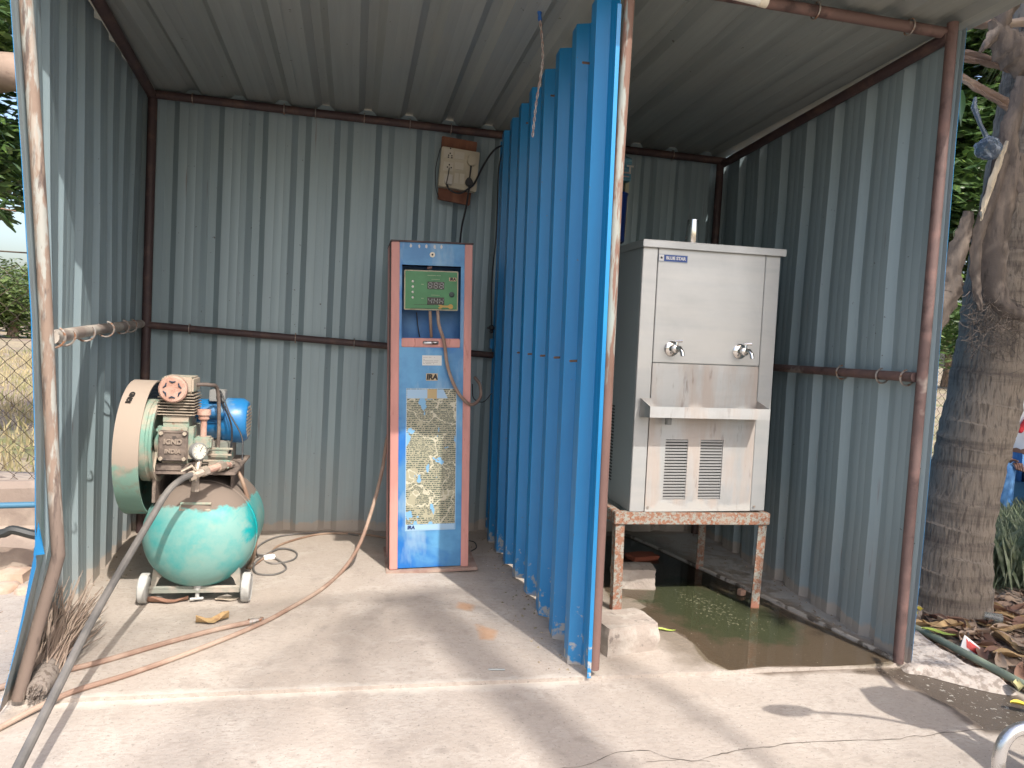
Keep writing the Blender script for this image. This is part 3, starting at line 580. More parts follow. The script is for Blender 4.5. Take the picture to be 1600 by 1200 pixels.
# hoses of the inflator
M['hose'] = mat('tan_rubber_hose', (0.20, 0.125, 0.085), 0.6, 0, [dict(color=(0.30, 0.21, 0.15), scale=7, lo=0.4, hi=0.6)])
M['hosered'] = mat('dusty_red_brown_hose', (0.235, 0.15, 0.11), 0.75, 0, [dict(color=(0.36, 0.27, 0.21), scale=5, lo=0.4, hi=0.6), dict(color=(0.17, 0.08, 0.06), scale=3, lo=0.6, hi=0.7)], bump=0.1, bscale=80)
M['hosegrey'] = mat('dusty_black_hose', (0.10, 0.095, 0.09), 0.65, 0, [dict(color=(0.19, 0.175, 0.16), scale=6, lo=0.4, hi=0.7)], bump=0.1, bscale=80)
def hose(name, pts, r, m_, label, cat='hose', group=None, k=10, n=10):
    P = catmull(pts, k); b = MB(); b.tube(P, r, n); return tag(b.build(name, m_, None, loc=pts[0]), label, cat, group)
ah = hose('air_hose', [aty(684, 486, fy+0.02), aty(686, 508, fy-0.015), aty(694, 535, fy-0.03), aty(700, 575, fy-0.03), aty(715, 612, fy-0.03), aty(735, 632, fy-0.01), aty(750, 622, DYc-0.1), aty(750, 602, DYc-0.02), aty(742, 590, DYc+0.06)], 0.0085, M['hosered'], 'thin tan hose looping from the green panel around the blue pillar right side')
hose('air_hose', [aty(672, 486, fy+0.03), aty(673, 510, fy+0.03), aty(674, 527, fy+0.04)], 0.008, M['hose'], 'short tan hose hanging straight down inside the pillar recess')
hose('cable', [aty(651, 488, fy+0.1), aty(653, 510, fy+0.1), aty(656, 527, fy+0.1)], 0.003, M['blk'], 'short black cable inside the blue pillar recess below the green panel', 'cable')
hose('cable', [aty(738, 600, DYc+0.1), aty(740, 622, DYc+0.12), aty(755, 628, DYc+0.15), aty(768, 615, DYc+0.3)], 0.0025, M['blk'], 'thin black cable loop behind the tan hose beside the pillar', 'cable')
hose('cable', [fl(735, 862), fl(744, 856), fl(742, 848), fl(733, 845)], 0.004, M['blk'], 'short black cable loop on the floor right of the pillar foot', 'cable')
# long hose from the pillar to lower left
def Z(v, z): return Vector((v.x, v.y, z))
hose('air_hose', [aty(612, 660, 4.02), aty(604, 690, 4.0), aty(597, 735, 3.95), aty(583, 790, 3.86), aty(562, 850, 3.72), Z(fl(535, 895), 0.012), Z(fl(500, 925), 0.009), Z(fl(450, 955), 0.009), Z(fl(400, 981), 0.009), Z(fl(300, 1022), 0.009), Z(fl(200, 1058), 0.009), Z(fl(100, 1090), 0.008), Z(fl(0, 1142, -0.014), -0.004), Z(fl(-80, 1190, -0.014), -0.004)], 0.0095, M['hosered'], 'long dusty brown hose curving from behind the blue pillar across the floor')
h2 = hose('air_hose', [Z(fl(398, 975), 0.012), Z(fl(340, 987), 0.010), Z(fl(260, 1008), 0.009), Z(fl(150, 1040), 0.009), Z(fl(60, 1062), 0.012), Z(fl(0, 1080), 0.012), Z(fl(-70, 1105), 0.012)], 0.010, M['hosered'], 'dusty brown hose ending in a metal tyre chuck on the open floor')
b = MB(); e0 = Z(fl(392, 976), 0.013); dv = (Z(fl(410, 972), 0.013)-e0).normalized(); b.tube([e0-dv*0.01, e0+dv*0.015], 0.013, 8); b.tube([e0+dv*0.015, e0+dv*0.04], [0.008, 0.008], 8); b.tube([e0+dv*0.04, e0+dv*0.052], [0.011, 0.006], 8)
o = b.build('tyre_chuck', M['bolt'], None, loc=h2.location); o.parent = h2; o.location = (0, 0, 0)
# coil of tube on the floor between compressor and pillar
hose('air_hose', [aty(362, 728, 3.45), aty(376, 745, 3.42), aty(390, 790, 3.42), aty(399, 835, 3.45), aty(396, 870, 3.5), Z(fl(386, 893), 0.02)], 0.0085, M['hose'], 'amber brown hose running down the right side of the green compressor tank')
hose('air_hose', [Z(fl(390, 890), 0.008), Z(fl(420, 868), 0.006), Z(fl(440, 852), 0.006), Z(fl(500, 836), 0.006), Z(fl(560, 836), 0.006), Z(fl(606, 842), 0.006)], 0.0062, M['hose'], 'orange brown tube running over the floor from the compressor to the pillar foot')
hose('air_hose', [aty(400, 838, 3.5), Z(fl(402, 872), 0.01), Z(fl(425, 882), 0.005), Z(fl(458, 876), 0.005), Z(fl(462, 864), 0.005), Z(fl(435, 860), 0.009), Z(fl(400, 882), 0.012), Z(fl(400, 897), 0.005), Z(fl(430, 899), 0.005), Z(fl(447, 888), 0.005), Z(fl(425, 872), 0.008), Z(fl(400, 868), 0.01), Z(fl(408, 852), 0.008), Z(fl(445, 838), 0.006), Z(fl(520, 833), 0.006), Z(fl(560, 838), 0.006)], 0.005, M['hosegrey'], 'thin dark tube coiled in loops on the floor right of the compressor')
# black hose from compressor to the front left
hose('air_hose', [aty(300, 742, 3.12), aty(285, 748, 3.08), aty(262, 768, 3.0), aty(235, 812, 2.88), aty(190, 888, 2.66), aty(140, 976, 2.42), aty(90, 1075, 2.16), aty(50, 1155, 1.98), aty(20, 1215, 1.86), aty(-10, 1275, 1.75)], 0.0125, M['hosegrey'], 'thick dusty black hose slung from the compressor outlet down to the front left')

# ------------------------------------------------------------------ compressor
M['teal'] = mat('teal_tank_paint', (0.06, 0.30, 0.29), 0.5, 0, [
    dict(color=(0.17, 0.33, 0.30), scale=6.5, lo=0.40, hi=0.58, detail=8), dict(color=(0.0, 0.28, 0.29), scale=4.5, lo=0.58, hi=0.66, detail=6, dist=0.6),
    dict(color=(0.28, 0.33, 0.28), scale=7, lo=0.56, hi=0.72, detail=7, rough=0.85, op=0.7),
    dict(color=(0.17, 0.135, 0.11), scale=14, axis=(2, 0.37, 0.47), thr=0.8, rough=0.95)], bump=0.06, bscale=40)
M['tealg'] = mat('dusty_green_casting', (0.14, 0.27, 0.215), 0.65, 0, [
    dict(color=(0.04, 0.30, 0.26), scale=7, lo=0.6, hi=0.66, detail=6), dict(color=(0.36, 0.30, 0.235), scale=9, lo=0.38, hi=0.56, detail=7, rough=0.95),
    dict(color=(0.22, 0.13, 0.09), scale=22, lo=0.64, hi=0.70)], bump=0.12, bscale=50)
M['guard'] = mat('dusty_guard_paint', (0.17, 0.29, 0.235), 0.7, 0, [
    dict(color=(0.03, 0.34, 0.36), scale=8, lo=0.62, hi=0.66, detail=6), dict(color=(0.22, 0.17, 0.13), scale=16, lo=0.50, hi=0.66, detail=7, op=0.6),
    dict(color=(0.33, 0.27, 0.22), scale=9, axis=(2, 0.42, 0.80), thr=0.85, rough=0.95)], bump=0.06, bscale=50)
M['grime'] = mat('oily_brown_grime', (0.105, 0.082, 0.07), 0.75, 0, [dict(color=(0.24, 0.19, 0.155), scale=10, lo=0.45, hi=0.65), dict(color=(0.06, 0.05, 0.045), scale=20, lo=0.6, hi=0.68)], bump=0.2, bscale=60)
M['rustdisc'] = mat('rusty_pink_filter', (0.36, 0.20, 0.15), 0.85, 0, [dict(color=(0.46, 0.30, 0.24), scale=20, lo=0.4, hi=0.6)], bump=0.15, bscale=90)
M['mblue'] = mat('motor_blue_paint', (0.015, 0.15, 0.36), 0.38, 0, [dict(color=(0.12, 0.20, 0.27), scale=6, lo=0.5, hi=0.62, rough=0.8), dict(color=(0.35, 0.31, 0.26), scale=9, lo=0.62, hi=0.68, rough=0.9)], bump=0.04, bscale=40)
M['fin'] = mat('dusty_alloy_fin', (0.40, 0.34, 0.27), 0.6, 0.2, [dict(color=(0.18, 0.15, 0.12), scale=20, lo=0.5, hi=0.65)])
M['greyplas'] = mat('grey_plastic', (0.22, 0.22, 0.21), 0.6); M['wheel'] = mat('pale_grey_wheel', (0.40, 0.40, 0.38), 0.75, 0, [dict(color=(0.26, 0.25, 0.23), scale=12, lo=0.5, hi=0.65)], bump=0.08, bscale=60)
M['brass'] = mat('dusty_brass_fitting', (0.42, 0.35, 0.28), 0.5, 0.5, [dict(color=(0.30, 0.25, 0.21), scale=30, lo=0.5, hi=0.6, metal=0.0)])
M['frame'] = mat('grimy_green_frame', (0.20, 0.21, 0.18), 0.8, 0, [dict(color=(0.34, 0.29, 0.24), scale=9, lo=0.45, hi=0.6), dict(color=(0.08, 0.20, 0.17), scale=8, lo=0.6, hi=0.66)], bump=0.1, bscale=50)
K = thing('air_compressor', 'dusty teal belt-driven air compressor with round tank, fly wheel guard and blue motor', 'air compressor', (-0.61, 3.6, 0))
tx0, tz, TR = -0.615, 0.285, 0.232
b = MB(); y0 = 3.20
pr = [(0.004, 0.0), (0.06, 0.004), (0.12, 0.018), (0.17, 0.042), (0.205, 0.075), (0.225, 0.112), (TR, 0.15), (TR, 0.152)]
pr = pr+[(TR+0.003, 0.155), (TR+0.003, 0.17), (TR, 0.172), (TR, 0.44)]+[(r_, 0.59-h) for r_, h in [(0.225, 0.112), (0.17, 0.042), (0.06, 0.004), (0.004, 0)]]
b.lathe(pr, (tx0, y0, tz), (0, 1, 0), 48); tank = b.build('tank', M['teal'], K)
# handle slot plate
b = MB(); hz = 0.430; yy = y0+0.040
b.tube([(tx0-0.06, yy+0.02, hz-0.014), (tx0-0.06, yy-0.008, hz-0.014), (tx0-0.06, yy-0.004, hz+0.012), (tx0+0.06, yy-0.004, hz+0.012), (tx0+0.06, yy-0.008, hz-0.014), (tx0-0.06, yy-0.008, hz-0.014)], 0.006, 8); b.build('tank_handle', M['tealg'], tank)
b = MB(); b.cyl((tx0+0.005, y0+0.10, 0.075), (tx0+0.005, y0+0.10, 0.055), 0.018, n=8); b.cyl((tx0+0.005, y0+0.10, 0.056), (tx0+0.005, y0+0.10, 0.018), 0.009); b.tube([(tx0-0.022, y0+0.09, 0.016), (tx0+0.03, y0+0.10, 0.016)], 0.006, 8); b.build('drain_valve', M['wheel'], tank)
# wheels, axle, feet
for sx in (-0.205, 0.205):
    for yw, in ((3.30,),):
        c = Vector((tx0+sx, yw, 0.063)); b = MB(); b.lathe([(0.012, -0.017), (0.045, -0.017), (0.050, -0.013), (0.058, -0.018), (0.063, -0.013), (0.063, 0.013), (0.058, 0.018), (0.050, 0.013), (0.045, 0.017), (0.012, 0.017)], c, (1, 0, 0), 28); b.build('wheel', M['wheel'], K)
b = MB(); b.bx(tx0-0.185, tx0+0.185, 3.285, 3.315, 0.045, 0.060); b.cyl((tx0-0.22, 3.30, 0.063), (tx0+0.22, 3.30, 0.063), 0.008); b.build('axle_bar', M['frame'], K)
for sx in (-1, 1):
    for yw in (3.30, 3.62):
        b = MB(); b.prism([(0.17*sx, 0.05), (0.185*sx, 0.05), (0.165*sx, 0.20), (0.12*sx, 0.13), (0.15*sx, 0.10)], (tx0, yw, 0), (1, 0, 0), (0, 0, 1), (0, 0.035, 0)); b.build('tank_bracket', M['frame'], K)
# platform above tank
b = MB(); b.bx(-0.80, -0.47, 3.28, 3.74, 0.555, 0.567); b.bx(-0.80, -0.787, 3.29, 3.80, 0.43, 0.555); b.bx(-0.66, -0.648, 3.36, 3.80, 0.47, 0.555); b.bx(-0.50, -0.49, 3.36, 3.70, 0.44, 0.555); b.build('platform', M['grime'], K, bevel=0.002)
b = MB(); b.bx(-0.785, -0.645, 3.28, 3.46, 0.567, 0.60); b.build('pump_foot', M['grime'], K, bevel=0.006)
# crankcase
b = MB(); b.bx(-0.785, -0.645, 3.275, 3.47, 0.60, 0.775); cr = b.build('crankcase', M['tealg'], K, bevel=0.02)
b = MB(); b.bx(-0.775, -0.66, 3.262, 3.28, 0.612, 0.742); pc = b.build('cover_plate', M['grime'], cr, bevel=0.006)
b = MB()
for a, c_ in (((-0.768, 0.620), (-0.768, 0.736)), ((-0.667, 0.620), (-0.667, 0.736)), ((-0.768, 0.620), (-0.667, 0.620)), ((-0.768, 0.736), (-0.667, 0.736))): b.tube([(a[0], 3.262, a[1]), (c_[0], 3.262, c_[1])], 0.0035, 6)
b.build('plate_rim', M['grime'], cr)
for x_, z_ in ((-0.763, 0.731), (-0.672, 0.731), (-0.672, 0.625), (-0.763, 0.625)):
    b = MB(); b.cyl((x_, 3.262, z_), (x_, 3.252, z_), 0.0085, n=6); b.build('plate_bolt', M['fin'], cr)
M['cast'] = mat('raised_grimy_letter', (0.26, 0.21, 0.17), 0.7)
text('IGND', 0.0285, (-0.7175, 3.2595, 0.695), M['cast'], K, ext=0.0035, bold=0.0012, name='raised_lettering')
text('INDIA', 0.0235, (-0.7175, 3.2595, 0.655), M['cast'], K, ext=0.0035, bold=0.0008, name='raised_lettering')
# cylinder & fins & head
b = MB(); b.bx(-0.765, -0.665, 3.29, 3.42, 0.775, 0.80); b.cyl((-0.715, 3.355, 0.79), (-0.715, 3.355, 0.895), 0.05, n=24); b.build('cylinder_barrel', M['tealg'], K)
for k in range(8):
    b = MB(); z_ = 0.806+k*0.0122; b.box((-0.714, 3.355, z_), (0.146 if k < 7 else 0.135, 0.15, 0.0045)); b.build('cooling_fin', M['fin'], K, bevel=0.0015)
b = MB(); b.bx(-0.775, -0.650, 3.285, 3.43, 0.897, 0.965); b.build('cylinder_head', M['tealg'], K, bevel=0.008)
b = MB(); fc = Vector((-0.722, 3.25, 0.915)); b.lathe([(0.052, -0.03), (0.056, -0.022), (0.056, 0.0), (0.050, 0.006), (0.0, 0.008)], fc, (0, -1, 0), 32, caps=False); fd = b.build('air_filter', M['rustdisc'], K)
for k in range(6):
    a = R(60*k+30); b = MB(); c = fc+Vector((math.cos(a)*0.030, -0.0085, math.sin(a)*0.030)); tt = Vector((-math.sin(a), 0, math.cos(a))); b.tube([c-tt*0.012+Vector((math.cos(a), 0, math.sin(a)))*0.004, c, c+tt*0.012+Vector((math.cos(a), 0, math.sin(a)))*0.004], [0.002, 0.004, 0.002], 6); b.build('filter_slot', M['dark'], fd)
# belt guard: open drum, axis x
gy_, gzc, gr = 3.47, 0.64, 0.292; gxa, gxb = -0.925, -0.828
b = MB(); n = 64; prf = [(gxa, gr), (gxb, gr), (gxb, gr-0.004), (gxa+0.004, gr-0.004)]
b.lathe([(gr-0.003, gxa-0.0), (gr, gxa), (gr, gxb), (gr-0.006, gxb), (gr-0.006, gxa+0.006), (0.05, gxa+0.006), (0.05, gxa)], (0, gy_, gzc), (1, 0, 0), 64, caps=False)
# back plate
b.lathe([(0.004, gxa), (gr-0.003, gxa)], (0, gy_, gzc), (1, 0, 0), 64, caps=False); gd = b.build('belt_guard', M['guard'], K)
# inner perforated mesh (right face, rear half)
b = MB(); 
for a in np.arange(-40, 140, 4.5):
    for r_ in np.arange(0.20, gr-0.008, 0.0145):
        aa = R(a+ (2.2 if int(r_*1000/14.5) % 2 else 0)); c = Vector((gxb-0.02, gy_+math.cos(aa)*r_, gzc+math.sin(aa)*r_)); b.box(c, (0.001, 0.0055, 0.0055))
b.build('perforations', M['fin'], gd, smooth=0)['kind'] = 'stuff'
b = MB(); b.prism([(math.cos(R(a))*(gr-0.008), math.sin(R(a))*(gr-0.008)) for a in np.arange(-40, 141, 6)]+[(math.cos(R(a))*0.19, math.sin(R(a))*0.19) for a in np.arange(140, -41, -6)], (gxb-0.0195, gy_, gzc), (0, 1, 0), (0, 0, 1), (0.0005-0.002, 0, 0)); b.build('mesh_plate', M['dark'], gd)
# flywheel w/ spokes
b = MB(); fx = -0.842; fr_ = 0.175
b.lathe([(fr_-0.02, 0.0), (fr_, 0.0), (fr_, 0.03), (fr_-0.006, 0.033), (fr_-0.006, 0.043), (fr_, 0.046), (fr_, 0.056), (fr_-0.02, 0.056), (fr_-0.02, 0.0)], (fx, gy_-0.10, 0.685), (1, 0, 0), 56, caps=False); fw = b.build('flywheel', M['tealg'], K)
for k in range(5):
    a = R(72*k+20); b = MB(); d1 = Vector((0, math.cos(a), math.sin(a))); d2 = Vector((0, -math.sin(a), math.cos(a))); c = Vector((fx, gy_-0.10, 0.685))
    b.add([c+d1*0.03+d2*0.02+Vector((0.01, 0, 0)), c+d1*0.03-d2*0.02+Vector((0.045, 0, 0)), c+d1*(fr_-0.015)-d2*0.03+Vector((0.05, 0, 0)), c+d1*(fr_-0.015)+d2*0.03+Vector((0.004, 0, 0)),
           c+d1*0.03+d2*0.02+Vector((0.018, 0, 0)), c+d1*0.03-d2*0.02+Vector((0.053, 0, 0)), c+d1*(fr_-0.015)-d2*0.03+Vector((0.058, 0, 0)), c+d1*(fr_-0.015)+d2*0.03+Vector((0.012, 0, 0))], [(0, 1, 2, 3), (4, 7, 6, 5), (0, 4, 5, 1), (1, 5, 6, 2), (2, 6, 7, 3), (3, 7, 4, 0)]); b.build('fan_spoke', M['tealg'], fw)
b = MB(); b.cyl((-0.86, gy_-0.10, 0.685), (-0.775, gy_-0.10, 0.685), 0.032, n=20); b.build('hub', M['tealg'], fw)
b = MB(); b.cyl((-0.80, 3.37, 0.685), (-0.78, 3.37, 0.685), 0.07, n=28); b.build('bearing_cap', M['tealg'], K, bevel=0.004)
text('IGND', 0.026, (-0.890, gy_-math.cos(R(52))*gr-0.003, gzc+math.sin(R(52))*gr+0.002), M['ink'], K, xdir=(0.12, math.sin(R(52)), math.cos(R(52))), updir=(-1, 0, 0), ext=0.001, bold=0.0015)
# motor axis x
mc = Vector((-0.055, 3.60, 0.752)); mr_ = 0.100
b = MB(); b.lathe([(0.03, -0.70), (mr_-0.012, -0.70), (mr_-0.006, -0.69), (mr_-0.006, -0.50)], mc, (1, 0, 0), 36); mo = b.build('motor', M['mblue'], K)
b = MB(); b.lathe([(mr_+0.002, -0.515), (mr_+0.003, -0.51), (mr_+0.003, -0.435), (mr_-0.012, -0.412), (mr_-0.018, -0.410), (0.0, -0.410)], mc, (1, 0, 0), 36, caps=False); fcv = b.build('fan_cover', M['mblue'], mo)
for k in range(9):
    z_ = -0.064+k*0.016; w_ = math.sqrt(max(0, 0.076**2-z_**2)); b = MB(); b.box(mc+Vector((-0.4085, 0, z_)), (0.003, 2*w_, 0.0085)); b.build('vent_slot', M['fin'] if k % 2 == 9 else bpy.data.materials['dusty_alloy_fin'], fcv)
for k in range(14):
    a = R(-80+k*20); 
    if 60 < math.degrees(a) < 120: continue
    b = MB(); c = mc+Vector((-0.60, math.cos(a)*(mr_-0.004), math.sin(a)*(mr_-0.004))); b.box(c, (0.15, 0.012, 0.003), Matrix.Rotation(a, 3, 'X')); b.build('motor_fin', M['mblue'], mo)
b = MB(); b.cyl((-0.70, 3.50, 0.80), (-0.555, 3.50, 0.80), 0.032, n=22); b.build('capacitor', M['mblue'], mo, bevel=0.004)
b = MB(); b.bx(-0.63, -0.562, 3.53, 3.60, 0.842, 0.895); jb = b.build('junction_box', M['greyplas'], mo, bevel=0.004)
b = MB(); b.cyl((-0.586, 3.531, 0.868), (-0.586, 3.524, 0.868), 0.013, n=14); b.build('cable_gland', M['blk'], jb)
b = MB(); b.bx(-0.66, -0.53, 3.50, 3.70, 0.567, 0.665); b.build('motor_base', M['frame'], mo, bevel=0.004)
# breather / oil filler
b = MB(); b.lathe([(0.013, 0), (0.013, 0.075), (0.022, 0.082), (0.022, 0.098), (0.028, 0.100), (0.028, 0.122), (0.0, 0.124)], (-0.612, 3.33, 0.705), (0, 0, 1), 20, caps=False); b.build('breather', M['rustdisc'], K)
b = MB(); b.bx(-0.645, -0.575, 3.30, 3.36, 0.66, 0.712); b.build('delivery_elbow', M['tealg'], K, bevel=0.008)
# gauge
gc = Vector((-0.600, 3.20, 0.668)); ga = Vector((0.72, -0.66, 0.1)).normalized()
b = MB(); b.lathe([(0.0, -0.028), (0.033, -0.028), (0.036, -0.02), (0.036, 0.0), (0.031, 0.002)], gc, ga, 30, caps=False); gg = b.build('pressure_gauge', M['greyplas'], K)
b = MB(); b.lathe([(0.0, 0.0005), (0.031, 0.0005)], gc, ga, 30, caps=False); b.build('dial', mat('ivory_dial', (0.55, 0.54, 0.45), 0.3), gg)
b = MB(); gu = ga.cross(Vector((0, 0, 1))).normalized(); gv = gu.cross(ga)
b.tube([gc+ga*0.002, gc+ga*0.002+gu*-0.012+gv*0.018], 0.0012, 5)
for k in range(9):
    a = R(-50+k*35); p = gu*math.cos(a)+gv*math.sin(a); b.tube([gc+ga*0.002+p*0.023, gc+ga*0.002+p*0.028], 0.0011, 4)
b.build('needle', M['ink'], gg)
# valve and pipe fittings
b = MB(); b.tube([(-0.605, 3.22, 0.632), (-0.607, 3.20, 0.60), (-0.61, 3.19, 0.545)], 0.013, 10); b.tube([(-0.61, 3.19, 0.548), (-0.612, 3.19, 0.505)], 0.016, 6); b.build('riser_pipe', M['brass'], K)
b = MB(); P = [aty(297, 745, 3.12), aty(320, 736, 3.16), aty(345, 728, 3.25), aty(362, 725, 3.38)]
b.tube([P[0]+Vector((-0.004, 0, 0)), P[0]+(P[1]-P[0])*0.3], 0.021, 6); b.tube([P[0], P[1]], 0.016, 8); b.build('pipe_fitting', M['brass'], K)
b = MB(); b.tube([P[1]-(P[1]-P[0])*0.2, P[1]+(P[2]-P[1])*0.15], 0.021, 6); b.build('pipe_fitting', M['brass'], K)
b = MB(); b.tube([P[2]-(P[2]-P[1])*0.2, P[2]+(P[3]-P[2])*0.2], 0.021, 6); b.tube([P[3]-(P[3]-P[2])*0.3, P[3]], 0.017, 8); b.build('pipe_fitting', M['brass'], K)
b = MB(); b.tube([P[1], P[2]], 0.0145, 10); b.tube([P[2], P[3]], 0.0145, 10); b.build('outlet_pipe', M['rustdisc'], K)
b = MB(); b.tube([aty(305, 735, 3.13), aty(300, 728, 3.12), aty(283, 737, 3.10)], [0.007, 0.006, 0.004], 6); b.build('valve_lever', M['fin'], K)
b = MB(); b.tube(catmull([(-0.585, 3.525, 0.868), (-0.56, 3.47, 0.84), (-0.52, 3.44, 0.76), (-0.51, 3.42, 0.69), (-0.515, 3.40, 0.62)], 8), 0.0045, 6); b.tube(catmull([(-0.586, 3.525, 0.875), (-0.575, 3.50, 0.89), (-0.53, 3.46, 0.80), (-0.47, 3.43, 0.70), (-0.46, 3.40, 0.60)], 8), 0.0035, 6); b.build('motor_cable', M['blk'], K)
# small frame clutter under motor
b = MB()
for k in range(4): b.box((-0.555+k*0.0, 3.30+k*0.03, 0.585+0.022*k), (0.11, 0.014, 0.008))
b.bx(-0.60, -0.52, 3.38, 3.46, 0.567, 0.64); b.build('belt_tensioner', M['tealg'], K, bevel=0.002)
b = MB(); b.tube(catmull([(-0.655, 3.36, 0.93), (-0.60, 3.37, 0.93), (-0.575, 3.42, 0.90), (-0.57, 3.45, 0.70), (-0.58, 3.45, 0.52)], 8), 0.008, 8); b.build('delivery_pipe', M['grime'], K)

# ------------------------------------------------------------------ switchboard
M['plank'] = mat('red_brown_plank', (0.17, 0.065, 0.038), 0.75, 0, [dict(color=(0.25, 0.11, 0.06), scale=8, stretch=(3, 3, 0.5), lo=0.4, hi=0.65)], bump=0.08, bscale=40)
SB = thing('switchboard', 'cream plastic switchboard with sockets on a red-brown plank high on the back wall', 'switchboard', aty(715, 265, 4.40))
def rect_at(x0, y0_, x1, y1_, yy): return aty(x0, y0_, yy), aty(x1, y1_, yy)
def quad_slab(name, pix, yy, th, m_, par, bevel=0.003):
    P = [aty(px, py, yy) for px, py in pix]; b = MB(); n = len(P); b.add(P+[p+Vector((0, th, 0)) for p in P], [tuple(range(n))[::-1], tuple(range(n, 2*n))]+[(i, (i+1) % n, n+(i+1) % n, n+i) for i in range(n)]); return b.build(name, m_, par, bevel=bevel)
quad_slab('plank', [(691, 212), (746, 222), (734, 321), (684, 311)], 4.36, 0.022, M['plank'], SB)
M['ivory'] = mat('ivory_plastic', (0.50, 0.45, 0.34), 0.45, 0, [dict(color=(0.42, 0.37, 0.27), scale=5, lo=0.45, hi=0.7)])
bdp = quad_slab('board', [(691, 228), (750, 238), (744, 300), (685, 290)], 4.30, 0.058, M['ivory'], SB, 0.004)
for pix in ([(694, 231), (709, 233.5), (707, 248), (693, 246)], [(694, 252), (709, 254), (707, 268), (692, 266)], [(711, 236), (726, 238.5), (725, 250), (710, 248)], [(711, 253), (725, 255), (724, 266), (710, 264)], [(711, 270), (717, 271), (716, 287), (709, 286)], [(719, 271), (726, 272), (725, 288), (718, 287)], [(694, 271), (708, 273), (706, 289), (693, 286)]):
    quad_slab('switch_plate', pix, 4.297, 0.004, mat('white_switch_plate', (0.54, 0.50, 0.41), 0.4) if 'white_switch_plate' not in bpy.data.materials else bpy.data.materials['white_switch_plate'], bdp, 0.001)
for px, py in ((704, 232), (703.5, 239.5), (701, 242.5), (706, 243.5), (700.5, 245.5), (706, 246.5), (702, 257.5), (699, 261), (705, 262)):
    b = MB(); c = aty(px, py, 4.2965); b.cyl(c, c+Vector((0, -0.0008, 0)), 0.0042, n=10); b.build('socket_hole', M['ink'], bdp)
def plug(pix, m_):
    P = [aty(px, py, 4.27) for px, py in pix]; b = MB(); n = len(P); b.add(P+[p+Vector((0, 0.026, 0)) for p in P], [tuple(range(n))[::-1], tuple(range(n, 2*n))]+[(i, (i+1) % n, n+(i+1) % n, n+i) for i in range(n)]); return b
tag(plug([(738, 238), (745, 245), (744, 254), (741, 259), (733, 258), (730, 251), (732, 243)], 0).build('plug', M['ivory'], None, bevel=0.004), 'large cream plug in the top right socket of the switchboard', 'plug')
tag(plug([(698, 273), (704, 271), (707, 279), (706, 288), (696, 286), (695, 279)], 0).build('plug', mat('white_plug', (0.55, 0.52, 0.46), 0.4), None, bevel=0.004), 'small white plug at the lower left of the switchboard', 'plug')
tag(plug([(733, 276), (738, 280), (740, 287), (737, 291), (729, 290), (727, 283), (730, 278)], 0).build('plug', M['blk'], None, bevel=0.004), 'black plug hanging at the lower right of the switchboard', 'plug')
YC = 4.27
hose('cable', [aty(736, 259, YC), aty(735, 268, YC), aty(734, 278, YC)], 0.0045, M['blk'], 'short black lead between the cream plug and the black plug on the switchboard', 'cable')
hose('cable', [aty(702, 262, YC), aty(700, 275, YC-0.01), aty(697, 288, YC)], 0.0025, M['blk'], 'thin black lead hanging from the left socket of the switchboard', 'cable')
hose('cable', [aty(733, 289, YC), aty(732, 300, YC), aty(728, 325, 4.3), aty(722, 352, 4.3), aty(719, 378, 4.2), aty(719, 400, 4.1)], 0.0055, M['blk'], 'thick black cable hanging from the switchboard down behind the pillar', 'cable')
hose('cable', [aty(790, 228, 4.33), aty(778, 230, 4.3), aty(765, 243, 4.3), aty(752, 265, 4.29), aty(742, 285, 4.28), aty(733, 294, 4.27), aty(718, 302, 4.27), aty(703, 297, 4.27), aty(698, 288, 4.27)], 0.0055, M['blk'], 'thick black cable curving from the blue divider top to the switchboard underside', 'cable')
hose('cable', [aty(688, 232, 4.35), aty(681, 262, 4.37), aty(681, 292, 4.37), aty(686, 310, 4.35)], 0.0022, M['blk'], 'thin black wire bowed along the left side of the switchboard', 'cable')
pl_ = hose('cable', [aty(789, 233, 4.36), aty(783, 245, 4.36), aty(779, 270, 4.37), aty(777, 320, 4.37), aty(775, 370, 4.37), aty(770, 420, 4.37), aty(768, 460, 4.37), aty(768, 508, 4.36)], 0.004, M['blk'], 'long thin black flex hanging down the back wall beside the blue divider', 'cable')
b = MB(); c = aty(768, 513, 4.35); b.lathe([(0.006, 0.02), (0.017, 0.012), (0.019, -0.004), (0.010, -0.012), (0.013, -0.022), (0.006, -0.03)], c, (0, 0, 1), 12); b.box(c, (0.05, 0.02, 0.014)); o = b.build('plug_top', M['blk'], None, loc=pl_.location); o.parent = pl_; o.location = (0, 0, 0)
b = MB(); c = aty(771, 537, 4.37); b.box(c, (0.045, 0.045, 0.06)); b.build('blue_clip', M['blue'], shed, bevel=0.003)

